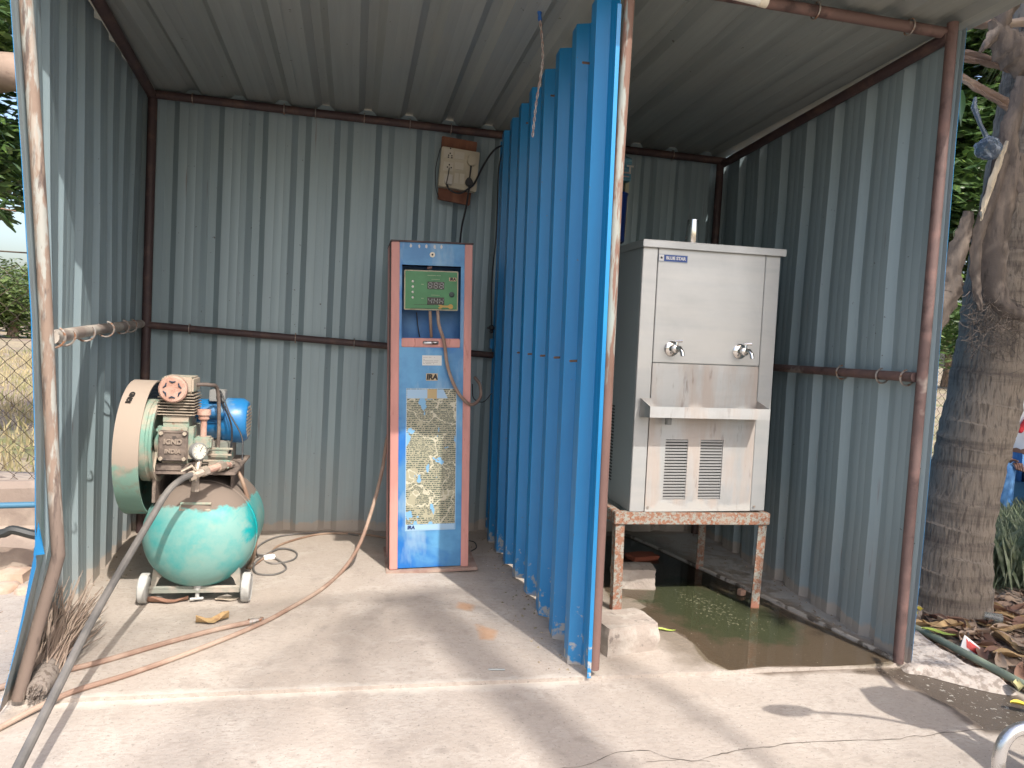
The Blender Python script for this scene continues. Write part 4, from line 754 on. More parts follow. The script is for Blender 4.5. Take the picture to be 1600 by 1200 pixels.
# ------------------------------------------------------------------ water cooler + stand
def steel(name, extra=()):
    return mat(name, (0.50, 0.51, 0.515), 0.38, 0.60, [
        dict(color=(0.42, 0.43, 0.43), scale=3, lo=0.35, hi=0.65, detail=5, rough=0.46, dist=0.4),
        dict(color=(0.56, 0.55, 0.53), scale=1.6, stretch=(1, 1, 8), lo=0.45, hi=0.7, op=0.5, rough=0.40)]+list(extra), bump=0.015, bscale=3, bstretch=(0.6, 0.6, 4))
M['steel'] = steel('brushed_stainless_steel')
M['steelst'] = steel('stained_stainless_steel', [
    dict(color=(0.30, 0.28, 0.26), scale=6, stretch=(1.5, 1, 0.5), lo=0.50, hi=0.68, detail=7, rough=0.5, metal=0.3, op=0.5),
    dict(color=(0.42, 0.33, 0.27), scale=5, stretch=(2.2, 2, 0.35), lo=0.48, hi=0.64, detail=5, rough=0.6, metal=0.3, op=0.6),
    dict(color=(0.38, 0.37, 0.35), scale=9, axis=(2, 0.12, -0.05), thr=0.9, detail=6, rough=0.7, metal=0.1),
    dict(color=(0.16, 0.12, 0.10), scale=12, stretch=(2, 2, 0.4), lo=0.61, hi=0.72, rough=0.7, metal=0.2, op=0.6)])
M['steelside'] = steel('dark_side_steel', [dict(color=(0.34, 0.37, 0.38), scale=2, lo=0.0, hi=0.3, rough=0.5, metal=0.1)])
CX0, CX1, CY0, CY1, CZ0, CZ1 = 1.245, 1.915, 3.085, 3.70, 0.462, 1.675
W = thing('water_cooler', 'tall stained stainless steel water cooler with two taps and drip tray on a rusty stand', 'water cooler', (1.58, 3.4, CZ0))
b = MB(); b.bx(CX0, CX1, CY0+0.0125, CY1, CZ0, CZ1); b.build('cabinet', M['steelside'], W, bevel=0.004)
b = MB(); b.bx(CX0, CX0+0.068, CY0-0.001, CY0+0.01, CZ0+0.002, CZ1-0.001); b.build('corner_strip', M['steel'], W, bevel=0.002)
b = MB(); b.bx(CX1-0.072, CX1, CY0-0.001, CY0+0.01, CZ0+0.002, CZ1-0.001); b.build('corner_strip', M['steel'], W, bevel=0.002)
fx0, fx1 = CX0+0.0715, CX1-0.0755
b = MB(); b.bx(fx0, fx1, CY0-0.002, CY0+0.01, 1.142, CZ1-0.001); b.build('upper_panel', M['steel'], W, bevel=0.002)
b = MB(); b.bx(fx0, fx1, CY0-0.0025, CY0+0.01, 0.935, 1.138); b.build('middle_panel', M['steelst'], W, bevel=0.002)
# lower panel with real louvre slots
lx0, lx1 = fx0, fx1; zs0, zs1 = CZ0+0.002, 0.931
cols = [(1.400, 1.510), (1.572, 1.684)]; zl0, zl1 = 0.520, 0.795; ns = 20
b = MB(); ya, yb = CY0-0.003, CY0+0.009
b.bx(lx0, cols[0][0], ya, yb, zs0, zs1); b.bx(cols[0][1], cols[1][0], ya, yb, zs0, zs1); b.bx(cols[1][1], lx1, ya, yb, zs0, zs1)
for c0, c1 in cols: b.bx(c0, c1, ya, yb, zs0, zl0); b.bx(c0, c1, ya, yb, zl1, zs1)
lp = b.build('lower_panel', M['steelst'], W, smooth=0)
pitch = (zl1-zl0)/ns; bmsh = None
for c0, c1 in cols:
    for k in range(ns):
        z_ = zl0+pitch*(k+0.5)
        if bmsh is None:
            b = MB(); b.box(((c0+c1)/2, (ya+yb)/2-0.002, z_), (c1-c0, 0.004, pitch*0.60), Matrix.Rotation(R(8), 3, 'X')); bmsh = b.build('louvre', M['steel'], lp); z00 = z_; xc0 = (c0+c1)/2
        else: copyto(bmsh, lp, ((c0+c1)/2-xc0, 0, z_-z00))
    b = MB(); b.bx(c0-0.002, c1+0.002, yb+0.0012, yb+0.002, zl0-0.002, zl1+0.002); b.build('vent_shade_sheet', M['ink'], lp, smooth=0)  # black sheet that paints in the shade behind the louvre slots
# side louvres
first = None
for k in range(24):
    z_ = 0.56+k*0.0155
    if first is None:
        b = MB(); b.box((CX0-0.0015, 3.45, z_), (0.002, 0.22, 0.007)); first = b.build('side_louvre', M['ink'], W); zf = z_
    else: copyto(first, W, (0, 0, z_-zf))
b = MB(); b.bx(CX0-0.010, CX1+0.016, CY0-0.022, CY1+0.01, CZ1, CZ1+0.004); b.bx(CX0-0.010, CX1+0.016, CY0-0.022, CY0-0.018, CZ1-0.028, CZ1); b.bx(CX0-0.010, CX0-0.006, CY0-0.018, CY1+0.01, CZ1-0.028, CZ1); b.bx(CX1+0.012, CX1+0.016, CY0-0.018, CY1+0.01, CZ1-0.028, CZ1)
b.build('lid', M['steel'], W, bevel=0.0012)
# badge
b = MB(); b.bx(1.316, 1.455, CY0-0.006, CY0-0.002, 1.588, 1.622); bg_ = b.build('brand_badge', mat('badge_frame', (0.30, 0.33, 0.38), 0.4, 0.5), W)
b = MB(); b.bx(1.342, 1.452, CY0-0.0075, CY0-0.005, 1.591, 1.619); b.build('badge_field', mat('badge_blue', (0.012, 0.06, 0.26), 0.35), bg_)
b = MB(); b.bx(1.318, 1.340, CY0-0.0075, CY0-0.005, 1.592, 1.618); b.build('badge_square', mat('badge_white', (0.7, 0.7, 0.7), 0.4), bg_)
text('BLUE STAR', 0.0192, (1.397, CY0-0.0082, 1.605), bpy.data.materials['badge_white'], W, bold=0.0006)
b = MB(); b.prism([(math.cos(R(90+36*k))*(0.008 if k % 2 == 0 else 0.0033), math.sin(R(90+36*k))*(0.008 if k % 2 == 0 else 0.0033)) for k in range(10)], (1.329, CY0-0.0085, 1.605), (1, 0, 0), (0, 0, 1), (0, 0.001, 0)); b.build('star_emblem', M['ink'], bg_, smooth=0)
# taps
M['chrome'] = mat('worn_chrome', (0.62, 0.61, 0.59), 0.14, 1.0, [dict(color=(0.35, 0.32, 0.3), scale=30, lo=0.6, hi=0.7, rough=0.5)])
for k, (tx_, lab) in enumerate(((1.402, 'left chrome tap'), (1.738, 'right chrome tap'))):
    c = Vector((tx_, CY0-0.002, 1.205)); b = MB()
    b.lathe([(0.034, 0.0), (0.034, 0.004), (0.026, 0.010), (0.016, 0.012), (0.014, 0.035), (0.018, 0.037), (0.018, 0.052), (0.012, 0.056), (0.0, 0.057)], c, (0, -1, 0), 26, caps=False)
    tp = b.build('tap', M['chrome'], W); tp['label'] = lab
    b = MB(); b.tube([c+Vector((0, -0.045, 0.004)), c+Vector((0.012, -0.062, 0.004)), c+Vector((0.018, -0.074, -0.012)), c+Vector((0.020, -0.078, -0.030))], [0.011, 0.011, 0.010, 0.0095], 12); b.build('spout', M['chrome'], tp)
    b = MB(); b.tube([c+Vector((0.004, -0.040, 0.010)), c+Vector((0.006, -0.042, 0.034))], [0.009, 0.006], 10); b.tube([c+Vector((0.0, -0.040, 0.034)), c+Vector((0.028, -0.055, 0.036))], 0.006, 8); b.build('tap_lever', M['chrome'], tp)
# drip tray
b = MB(); ax, bxx, yf, yk, zb, zt = 1.268, 1.842, CY0-0.118, CY0-0.003, 0.905, 0.965; th = 0.002
b.add([(ax, yf, zt-0.012), (bxx, yf, zt-0.012), (bxx, yf, zb), (ax, yf, zb), (ax, yf+th, zt-0.012), (bxx, yf+th, zt-0.012), (bxx, yf+th, zb), (ax, yf+th, zb)], [(0, 1, 2, 3), (4, 7, 6, 5), (0, 4, 5, 1), (3, 2, 6, 7), (0, 3, 7, 4), (1, 5, 6, 2)])
for xx in (ax, bxx-th):
    b.add([(xx, yf+th, zt-0.012), (xx, yk, zt+0.015), (xx, yk, zb-0.012), (xx, yf+th, zb), (xx+th, yf+th, zt-0.012), (xx+th, yk, zt+0.015), (xx+th, yk, zb-0.012), (xx+th, yf+th, zb)], [(0, 1, 2, 3), (4, 7, 6, 5), (0, 4, 5, 1), (3, 2, 6, 7), (0, 3, 7, 4), (1, 5, 6, 2)])
b.add([(ax+th, yf+th, zb), (bxx-th, yf+th, zb), (bxx-th, yk, zb-0.012), (ax+th, yk, zb-0.012), (ax+th, yf+th, zb+0.002), (bxx-th, yf+th, zb+0.002), (bxx-th, yk, zb-0.010), (ax+th, yk, zb-0.010)], [(0, 1, 2, 3), (4, 7, 6, 5), (0, 4, 5, 1), (2, 6, 7, 3), (0, 3, 7, 4), (1, 5, 6, 2)])
b.bx(ax+th, bxx-th, yk, yk+0.0015, zb-0.012, zt+0.015)
b.build('drip_tray', M['steelst'], W, smooth=0)
b = MB(); b.tube([(1.385, CY0-0.05, 0.897), (1.385, CY0-0.05, 0.868)], 0.015, 12); b.build('tray_drain', M['greyplas'], W)
for x_ in (1.33, 1.86): b = MB(); c = Vector((x_, CY0-0.004, 0.485)); b.cyl(c, c+Vector((0, -0.003, 0)), 0.006, n=10); b.build('screw', M['bolt'], W)
W.rotation_euler = (0, R(-0.9), 0)
# stand
M['ruststand'] = mat('rusting_pale_stand_paint', (0.25, 0.255, 0.225), 0.65, 0, [
    dict(color=(0.24, 0.12, 0.075), scale=48, lo=0.44, hi=0.56, detail=3, rough=0.9), dict(color=(0.17, 0.065, 0.035), scale=110, lo=0.56, hi=0.62, detail=3, rough=0.9),
    dict(color=(0.30, 0.24, 0.19), scale=4, lo=0.5, hi=0.66, op=0.6), dict(color=(0.27, 0.12, 0.08), scale=16, axis=(2, 0.10, -0.06), thr=0.9)], bump=0.15, bscale=80)
S = thing('cooler_stand', 'pale steel stand spotted with rust carrying the water cooler in the puddle', 'stand', (1.57, 3.4, 0))
sx0, sx1, sy0, sy1 = 1.175, 1.945, 3.075, 3.72
for nm, q in (('front_bar', (sx0, sx1, sy0, sy0+0.04, 0.402, 0.458)), ('rear_bar', (sx0, sx1, sy1-0.04, sy1, 0.402, 0.458)), ('side_bar', (sx0, sx0+0.04, sy0+0.042, sy1-0.042, 0.402, 0.458)), ('side_bar', (sx1-0.04, sx1, sy0+0.042, sy1-0.042, 0.402, 0.458))):
    b = MB(); b.bx(*q); b.build(nm, M['ruststand'], S, bevel=0.003)
def leg(cx_, cy_, dx=0, ang=True):
    b = MB(); t_ = 0.005; w_ = 0.042
    def col(x0, x1, y0_, y1_): b.add([(x0+dx, y0_, 0), (x1+dx, y0_, 0), (x1+dx, y1_, 0), (x0+dx, y1_, 0), (x0, y0_, 0.402), (x1, y0_, 0.402), (x1, y1_, 0.402), (x0, y1_, 0.402)], [(0, 3, 2, 1), (4, 5, 6, 7), (0, 1, 5, 4), (1, 2, 6, 5), (2, 3, 7, 6), (3, 0, 4, 7)])
    col(cx_-w_/2, cx_+w_/2, cy_-w_/2, cy_-w_/2+t_)
    if cx_ < 1.5: col(cx_-w_/2, cx_-w_/2+t_, cy_-w_/2+t_, cy_+w_/2)
    else: col(cx_+w_/2-t_, cx_+w_/2, cy_-w_/2+t_, cy_+w_/2)
    b.build('leg', M['ruststand'], S, smooth=0)
leg(sx0+0.030, sy0+0.03, 0.012); leg(sx1-0.03, sy0+0.03, -0.008); leg(sx0+0.025, sy1-0.025); leg(sx1-0.03, sy1-0.025, 0.0)
# tumbler
b = MB(); c = aty(1098, 374, 3.25); zb_ = CZ1+0.005
b.lathe([(0.035, 0), (0.036, 0.002), (0.026, 0.130), (0.0, 0.131)], (1.53, 3.25, zb_), (0, 0, 1), 28, caps=False); b.build('x', M['chrome'], None) if False else None
tag(b.build('steel_tumbler', M['chrome'], None, loc=(1.53, 3.25, zb_)), 'upturned shiny steel tumbler on top of the water cooler', 'tumbler')
# purifier on the back wall behind the post
PU = thing('wall_box_unit', 'blue printed box above a royal blue vessel on the back wall behind the peeling post', 'water filter', aty(970, 300, 4.3))
b = MB(); A0 = aty(905, 247, 4.18); A1 = aty(988, 248, 4.18); zt_ = A1.z; zb2 = aty(985, 283, 4.18).z
b.bx(A0.x, A1.x, 4.18, 4.40, zb2, zt_); M['boxp'] = mat('faded_blue_carton_print', (0.10, 0.27, 0.36), 0.6, 0, [dict(color=(0.05, 0.18, 0.28), scale=9, stretch=(1, 1, 2.5), lo=0.48, hi=0.56), dict(color=(0.22, 0.40, 0.45), scale=6, stretch=(1, 1, 3), lo=0.58, hi=0.64)])
bxo = b.build('printed_box', M['boxp'], PU, bevel=0.003)
b = MB(); b.add([(A0.x, 4.181, zt_+0.001), (A1.x, 4.181, zt_+0.001), (A1.x-0.03, 4.30, zt_+0.055), (A0.x, 4.30, zt_+0.055), (A1.x-0.03, 4.39, zt_+0.05), (A0.x, 4.39, zt_+0.05)], [(0, 1, 2, 3), (3, 2, 4, 5)]); b.build('box_flap', M['boxp'], PU, smooth=0)
M['lett'] = mat('pale_letters', (0.55, 0.52, 0.48), 0.6)
text('A C T', 0.068, aty(968, 264, 4.178), M['lett'], PU, bold=0.002, ext=0.001)
b = MB(); p0, p1 = aty(972, 268, 4.178), aty(984, 271.5, 4.178); b.bx(p0.x, p1.x, 4.1765, 4.18, p1.z, p0.z); p0, p1 = aty(970, 274, 4.178), aty(983, 277, 4.178); b.bx(p0.x, p1.x, 4.1765, 4.18, p1.z, p0.z); b.build('printed_panel', mat('pale_pink_print', (0.42, 0.30, 0.30), 0.6), PU, smooth=0)['kind'] = 'stuff'
b = MB(); b.lathe([(0.075, -0.28), (0.085, -0.27), (0.088, 0.0), (0.092, 0.002), (0.092, 0.012), (0.088, 0.014), (0.0, 0.016)], (aty(958, 305, 4.28).x, 4.28, aty(960, 306, 4.28).z), (0, 0, 1), 30, caps=False); b.build('vessel', mat('royal_blue_plastic', (0.012, 0.045, 0.26), 0.35), PU)
b = MB(); p0, p1 = aty(976, 284, 4.25), aty(983, 372, 4.25); b.bx(p0.x+0.002, p0.x+0.026, 4.24, 4.27, p1.z, p0.z); b.build('upright', M['cream'], PU, bevel=0.002)

# ------------------------------------------------------------------ blocks, stones, litter
def rock(name, loc, size, m_, label, cat, seed=0, rot=0, cuts=5, amp=0.08, group=None, sq=0.75):
    bm = bmesh.new(); bmesh.ops.create_cube(bm, size=2); bmesh.ops.subdivide_edges(bm, edges=bm.edges, cuts=cuts, use_grid_fill=True)
    for v in bm.verts:
        p = v.co.copy(); s_ = p.normalized()*1.25; p = p*sq+s_*(1-sq); nn = mn.noise(p*1.3+Vector((seed, seed*2, 0)))*amp*2+mn.noise(p*4+Vector((seed*3, 0, 5)))*amp*0.6; p = p*(1+nn); v.co = Vector((p.x*size[0]/2, p.y*size[1]/2, p.z*size[2]/2))
    me = bpy.data.meshes.new(name); bm.to_mesh(me); bm.free(); me.materials.append(m_); me.polygons.foreach_set('use_smooth', [True]*len(me.polygons)); me.set_sharp_from_angle(angle=0.5)
    o = bpy.data.objects.new(name, me); C.objects.link(o); o.location = loc; o.rotation_euler = (0, 0, rot); return tag(o, label, cat, group)
M['block'] = mat('pale_broken_concrete', (0.31, 0.265, 0.23), 0.95, 0, [dict(color=(0.38, 0.34, 0.30), scale=12, lo=0.45, hi=0.6), dict(color=(0.20, 0.17, 0.15), scale=20, lo=0.62, hi=0.68)], bump=0.6, bscale=45)
c = fl(970, 1012); rock('concrete_block', (c.x+0.01, c.y+0.03, 0.055), (0.235, 0.18, 0.115), M['block'], 'larger broken concrete block beside the foot of the peeling post', 'block', 2, R(12), 7, 0.05, sq=0.93)
c = fl(994, 920); rock('concrete_block', (c.x, c.y+0.05, 0.05), (0.20, 0.13, 0.10), M['block'], 'smaller pale concrete block lying in the puddle behind the stand leg', 'block', 5, R(-8), 6, 0.07, sq=0.85)
c = fl(1003, 873); rock('brick_shard', (c.x, c.y, 0.012), (0.17, 0.10, 0.03), mat('orange_brick', (0.30, 0.085, 0.045), 0.9), 'flat orange brick shard lying in the dark water under the cooler', 'brick shard', 8, 0.2)
c = fl(1158, 930); rock('pebble', (c.x, c.y, 0.012), (0.03, 0.03, 0.035), mat('pink_stone', (0.36, 0.22, 0.16), 0.9), 'small pinkish stone by the drain kerb under the cooler', 'stone', 9, 0.2, 2)
def leafobj(name, c, L_, W_, rot, m_, label, cat='leaf', group=None, curl=0.3, z=0.004, seed=0):
    n = 7; V = []; Fc = []
    for i in range(n):
        t_ = i/(n-1); wd = W_*math.sin(math.pi*min(0.97, t_*0.94+0.04))**0.8; 
        for j, s_ in enumerate((-1, -0.5, 0, 0.5, 1)):
            zz = curl*W_*(s_*s_)*(0.6+0.5*math.sin(i+seed))+curl*0.25*L_*(t_-0.5)**2; V.append(((t_-0.5)*L_, s_*wd/2+0.01*math.sin(i*1.3+seed)*L_, zz))
    Fc = [(i*5+j, i*5+j+1, (i+1)*5+j+1, (i+1)*5+j) for i in range(n-1) for j in range(4)]
    me = bpy.data.meshes.new(name); me.from_pydata(V, [], Fc); me.materials.append(m_); me.polygons.foreach_set('use_smooth', [True]*len(Fc))
    o = bpy.data.objects.new(name, me); C.objects.link(o); o.location = (c.x, c.y, c.z+z); o.rotation_euler = (0, 0, rot)
    if label: tag(o, label, cat, group)
    return o
M['dryleaf'] = mat('dry_tan_leaf', (0.40, 0.27, 0.13), 0.75, 0, [dict(color=(0.27, 0.16, 0.08), scale=30, lo=0.5, hi=0.65)])
M['yleaf'] = mat('yellow_leaf', (0.52, 0.40, 0.04), 0.6); M['gleaf'] = mat('yellow_green_leaf', (0.33, 0.42, 0.08), 0.6)
leafobj('dry_leaf', fl(332, 972), 0.125, 0.06, 0.35, M['dryleaf'], 'curled tan dry leaf beside the hose chuck on the open floor', curl=0.45, seed=2)
leafobj('fallen_leaf', fl(1040, 986), 0.085, 0.02, -0.25, M['gleaf'], 'narrow yellow-green leaf by the puddle edge')
leafobj('dry_leaf', fl(262, 942), 0.16, 0.04, 0.1, mat('brown_leaf', (0.22, 0.12, 0.08), 0.8), 'long brown dry leaf lying under the compressor tank', curl=0.5, seed=1)
leafobj('paper_scrap', fl(355, 938), 0.10, 0.05, 0.1, mat('pale_scrap', (0.45, 0.38, 0.30), 0.8), 'pale flat scrap beside the compressor right wheel', 'scrap', curl=0.15)
b = MB(); c = fl(776, 1048); b.tube([c+Vector((-0.03, 0.004, 0.004)), c+Vector((0.03, -0.002, 0.004))], 0.003, 6); tag(b.build('twig', mat('grey_scrap', (0.30, 0.33, 0.33), 0.6), None), 'short grey plastic stick on the floor near the divider foot', 'scrap')
rock('tissue_scrap', Z(fl(421, 873), 0.010), (0.05, 0.035, 0.02), mat('white_tissue', (0.75, 0.74, 0.72), 0.9), 'small white scrap inside the dark tube loops on the floor', 'scrap', 3, 0, 3, 0.2)
# scattered debris crumbs: joined
def crumbs(name, n, reg, m_, smin, smax):
    V = []; Fc = []
    for i in range(n):
        c = reg(); s_ = random.uniform(smin, smax); a = random.uniform(0, 6.28); k = len(V)
        V += [(c.x+s_*math.cos(a+q*2.1)*random.uniform(0.6, 1.3), c.y+s_*math.sin(a+q*2.1)*random.uniform(0.6, 1.3), c.z) for q in range(3)]+[(c.x, c.y, c.z+s_*0.8)]; Fc += [(k, k+1, k+3), (k+1, k+2, k+3), (k+2, k, k+3)]
    me = bpy.data.meshes.new(name); me.from_pydata(V, [], Fc); me.materials.append(m_); o = bpy.data.objects.new(name, me); C.objects.link(o); o['kind'] = 'stuff'; return tag(o, 'tiny crumbs of grit scattered on the concrete', 'grit')
crumbs('grit', 500, lambda: Vector((random.uniform(-1.0, 2.1), random.uniform(2.5, 4.4), 0.0)), M['block'], 0.001, 0.0035)
crumbs('grit', 500, lambda: Vector((random.uniform(-1.6, 2.5), random.uniform(1.4, 2.46), -0.014)), M['block'], 0.001, 0.004)
crumbs('grit', 260, lambda: Vector((random.choice([rwx(3)-0.03+random.gauss(0, 0.03), random.gauss(-1.05, 0.05), random.gauss(0.8, 0.05)]), random.uniform(2.5, 4.4), 0.0)), M['dirt'], 0.002, 0.009)
# ------------------------------------------------------------------ broom
BR = thing('twig_broom', 'worn brown twig broom lying fanned out at the foot of the bent left post', 'broom', fl(70, 1072))
M['twig'] = mat('dry_broom_twig', (0.30, 0.225, 0.18), 0.9, 0, [dict(color=(0.36, 0.28, 0.22), scale=15, lo=0.4, hi=0.6)])
base = Z(fl(70, 1072), 0.035); V0 = base
b = MB()
for i in range(230):
    tp = aty(random.gauss(118, 21), random.gauss(965, 14), 2.98+random.uniform(-0.15, 0.25)); tp.z = max(0.006, min(tp.z, 0.20))
    ff = fl(random.uniform(78, 170), random.uniform(955, 1005)); tp = Vector((ff.x, min(ff.y, 3.15), random.uniform(0.006, 0.20)))
    s0 = base+Vector((random.gauss(0, 0.018), random.gauss(0, 0.018), random.gauss(0, 0.010))); md = (s0+tp)/2+Vector((random.gauss(0, 0.012), random.gauss(0, 0.012), 0.02+random.gauss(0, 0.008)))
    tp = s0+(tp-s0)*random.uniform(0.75, 1.05)
    b.tube([s0, md, tp], [0.0028, 0.0023, 0.0012], 3, caps=False)
bo = b.build('bristles', M['twig'], BR, smooth=0); bo['kind'] = 'stuff'
b = MB(); dr = (Z(fl(120, 985), 0.05)-base).normalized()
b.tube([base-dr*0.10, base-dr*0.05, base, base+dr*0.05], [0.03, 0.036, 0.040, 0.036], 12)
for k in range(60):
    a = random.uniform(0, 6.28); rr = random.uniform(0, 0.03); u = dr.orthogonal().normalized(); v = dr.cross(u); p = base-dr*0.10+u*math.cos(a)*rr+v*math.sin(a)*rr; b.tube([p, p-dr*random.uniform(0.01, 0.03)], 0.002, 3)
b.build('binding', mat('grey_binding', (0.26, 0.22, 0.19), 0.9, 0, [dict(color=(0.14, 0.11, 0.09), scale=60, lo=0.5, hi=0.6)], bump=0.5, bscale=120), BR)

# ------------------------------------------------------------------ vegetation helpers
def leafcloud(name, centers, rad, n, size, m_, parent=None, asp=3.2, droop=0.5, label=None, squash=1.0):
    centers = np.array([tuple(c) for c in centers]); rad = np.array(rad, float); idx = np.random.randint(0, len(centers), n)
    d = np.random.normal(size=(n, 3)); d /= np.linalg.norm(d, axis=1)[:, None]; rr = rad[idx]*np.random.random(n)**0.45
    pos = centers[idx]+d*rr[:, None]*np.array([1, 1, squash])
    tpl = np.array([(0, 0, 0), (0.35, 0.5/asp, -0.03), (1, 0, -0.12), (0.35, -0.5/asp, -0.03), (0.35, 0, 0.03)]); 
    a = np.random.random(n)*2*np.pi; pitch_ = -np.random.random(n)*droop*1.6+0.3; roll = (np.random.random(n)-0.5)*2.2; s_ = size*(0.6+0.8*np.random.random(n))
    ca, sa, cp, sp_, cr_, sr = np.cos(a), np.sin(a), np.cos(pitch_), np.sin(pitch_), np.cos(roll), np.sin(roll)
    X = np.stack([ca*cp, sa*cp, sp_], 1); Y0 = np.stack([-sa, ca, 0*a], 1); Z0 = np.cross(X, Y0); Yv = Y0*cr_[:, None]+Z0*sr[:, None]; Zv = np.cross(X, Yv)
    V = pos[:, None, :]+s_[:, None, None]*(tpl[None, :, 0:1]*X[:, None, :]+tpl[None, :, 1:2]*Yv[:, None, :]+tpl[None, :, 2:3]*Zv[:, None, :])
    V = V.reshape(-1, 3); B = (np.arange(n)*5)[:, None]; Fc = np.concatenate([B+np.array([0, 1, 4, 0])[None, :], B+np.array([1, 2, 4, 1])[None, :], B+np.array([2, 3, 4, 2])[None, :], B+np.array([3, 0, 4, 3])[None, :]])[:, :3]
    off = np.array(parent_loc(parent)) if parent else np.zeros(3); V = V-off
    me = bpy.data.meshes.new(name); me.vertices.add(len(V)); me.vertices.foreach_set('co', V.ravel().astype(np.float32))
    me.loops.add(Fc.size); me.loops.foreach_set('vertex_index', Fc.ravel().astype(np.int32)); me.polygons.add(len(Fc)); me.polygons.foreach_set('loop_start', (np.arange(len(Fc))*3).astype(np.int32)); me.update(calc_edges=True)
    me.materials.append(m_); o = bpy.data.objects.new(name, me); C.objects.link(o)
    if parent: o.parent = parent; WL[o] = parent_loc(parent)
    return o
def foliage(name, c1, c2, c3, sc_=3):
    m_ = mat(name, c1, 0.42, 0, [dict(color=c2, scale=sc_, lo=0.4, hi=0.6, detail=3), dict(color=c3, scale=sc_*6, lo=0.55, hi=0.65, detail=2)], spec=0.5)
    t_ = m_.node_tree; bs_ = t_.nodes['Principled BSDF']; tl = t_.nodes.new('ShaderNodeBsdfTranslucent'); mx_ = t_.nodes.new('ShaderNodeMixShader'); mx_.inputs[0].default_value = 0.25
    lk_ = bs_.inputs['Base Color'].links[0].from_socket; t_.links.new(lk_, tl.inputs[0]); out = t_.nodes['Material Output']; t_.links.new(bs_.outputs[0], mx_.inputs[1]); t_.links.new(tl.outputs[0], mx_.inputs[2]); t_.links.new(mx_.outputs[0], out.inputs[0]); return m_
M['folD'] = foliage('dark_mango_leaves', (0.035, 0.075, 0.02), (0.06, 0.11, 0.028), (0.12, 0.19, 0.04))
M['folM'] = foliage('mid_green_leaves', (0.07, 0.11, 0.03), (0.10, 0.15, 0.04), (0.16, 0.18, 0.06))
M['folP'] = foliage('pale_dry_leaves', (0.16, 0.17, 0.08), (0.22, 0.21, 0.11), (0.28, 0.25, 0.14))
M['bark'] = mat('brown_bark', (0.20, 0.135, 0.095), 0.95, 0, [dict(color=(0.10, 0.07, 0.05), scale=9, stretch=(1, 1, 0.3), lo=0.45, hi=0.6), dict(color=(0.28, 0.20, 0.15), scale=5, lo=0.55, hi=0.7)], bump=0.6, bscale=25)
def tree(loc, h, r, blobs, n, size, m_, label, trunk_r=0.12, group=None, sq=0.8, name='leafy_tree', limbs=4, trunkpts=None, extra=()):
    loc = Vector(loc); T = thing(name, label, 'tree', loc, group)
    P = trunkpts or catmull([loc, loc+Vector((0.1, 0, h*0.3)), loc+Vector((-0.05, 0.1, h*0.6)), loc+Vector((0, 0, h*0.9))], 5)
    b = MB(); b.tube(P, [trunk_r*(1.25-0.95*i/(len(P)-1)) for i in range(len(P))], 10)
    cs = [Vector(c) for c in blobs]
    for c in cs[:limbs+3]:
        s_ = P[len(P)//2]; b.tube(catmull([s_, (s_+c)/2+Vector((0, 0, 0.15)), c], 4), [trunk_r*0.45*(1-0.085*i) for i in range(9)], 7)
    b.build('trunk', M['bark'], T)
    cr_ = leafcloud('crown', cs, [r*random.uniform(0.7, 1.2) for _ in cs], n, size, m_, T, squash=sq); cr_['kind'] = 'stuff'
    return T
# left tree beyond the plinth wall
def blobs_px(lst, jitter=0.3): return [atd(px, py, d)+Vector((random.gauss(0, jitter), random.gauss(0, jitter), random.gauss(0, jitter*0.5))) for px, py, d in lst]
bl = [(-10, 20, 6.0), (20, 60, 6.4), (-60, 50, 6), (-40, 200, 6.2), (0, 190, 6.6), (10, 230, 6.8), (-80, 250, 6), (30, 10, 7.0), (-120, 100, 6.5), (-150, 0, 6), (20, 290, 6.8), (-160, 300, 6.5)]
tb = fl(-220, 700)
LT = tree((atd(-260, 0, 6.8).x, atd(-260, 0, 6.8).y, -0.05), 4.0, 0.42, blobs_px(bl, 0.12), 5200, 0.15, M['folD'], 'dark leafy tree with a thick brown limb behind the fence left of the shed', 0.16)
b = MB(); b.tube(catmull([atd(-260, 330, 6.8), atd(-150, 190, 6.3), atd(-60, 128, 6.1), atd(10, 112, 6.0), atd(60, 118, 6.0), atd(120, 60, 6.0)], 5), [0.24, 0.23, 0.22, 0.21, 0.2, 0.19, 0.19, 0.18, 0.18, 0.175, 0.17, 0.17, 0.165, 0.16, 0.16, 0.15, 0.15, 0.15, 0.14, 0.14, 0.13, 0.13, 0.12, 0.12, 0.11, 0.1], 14)
b.build('limb', mat('smooth_tan_bark', (0.20, 0.145, 0.11), 0.9, 0, [dict(color=(0.27, 0.20, 0.155), scale=3, lo=0.4, hi=0.6), dict(color=(0.15, 0.10, 0.08), scale=8, lo=0.6, hi=0.7)], bump=0.4, bscale=20), LT)
for k in range(9):   # low hanging twig with long leaves
    c = atd(random.uniform(-8, 26), random.uniform(315, 350), 5.2)
    o = leafobj('leaf', Vector((0, 0, 0)), 0.19, 0.042, 0, M['folD'], None, curl=0.3, z=0, seed=k); o.parent = LT; o.location = c-LT.location; o.rotation_euler = (random.uniform(-0.6, 0.6), random.uniform(0.2, 1.1), random.uniform(-0.5, 0.9)+(math.pi if k % 3 == 0 else 0))
b = MB(); b.tube(catmull([atd(-80, 290, 5.3), atd(-20, 320, 5.2), atd(25, 330, 5.2)], 4), 0.006, 5); b.build('twig', M['bark'], LT)
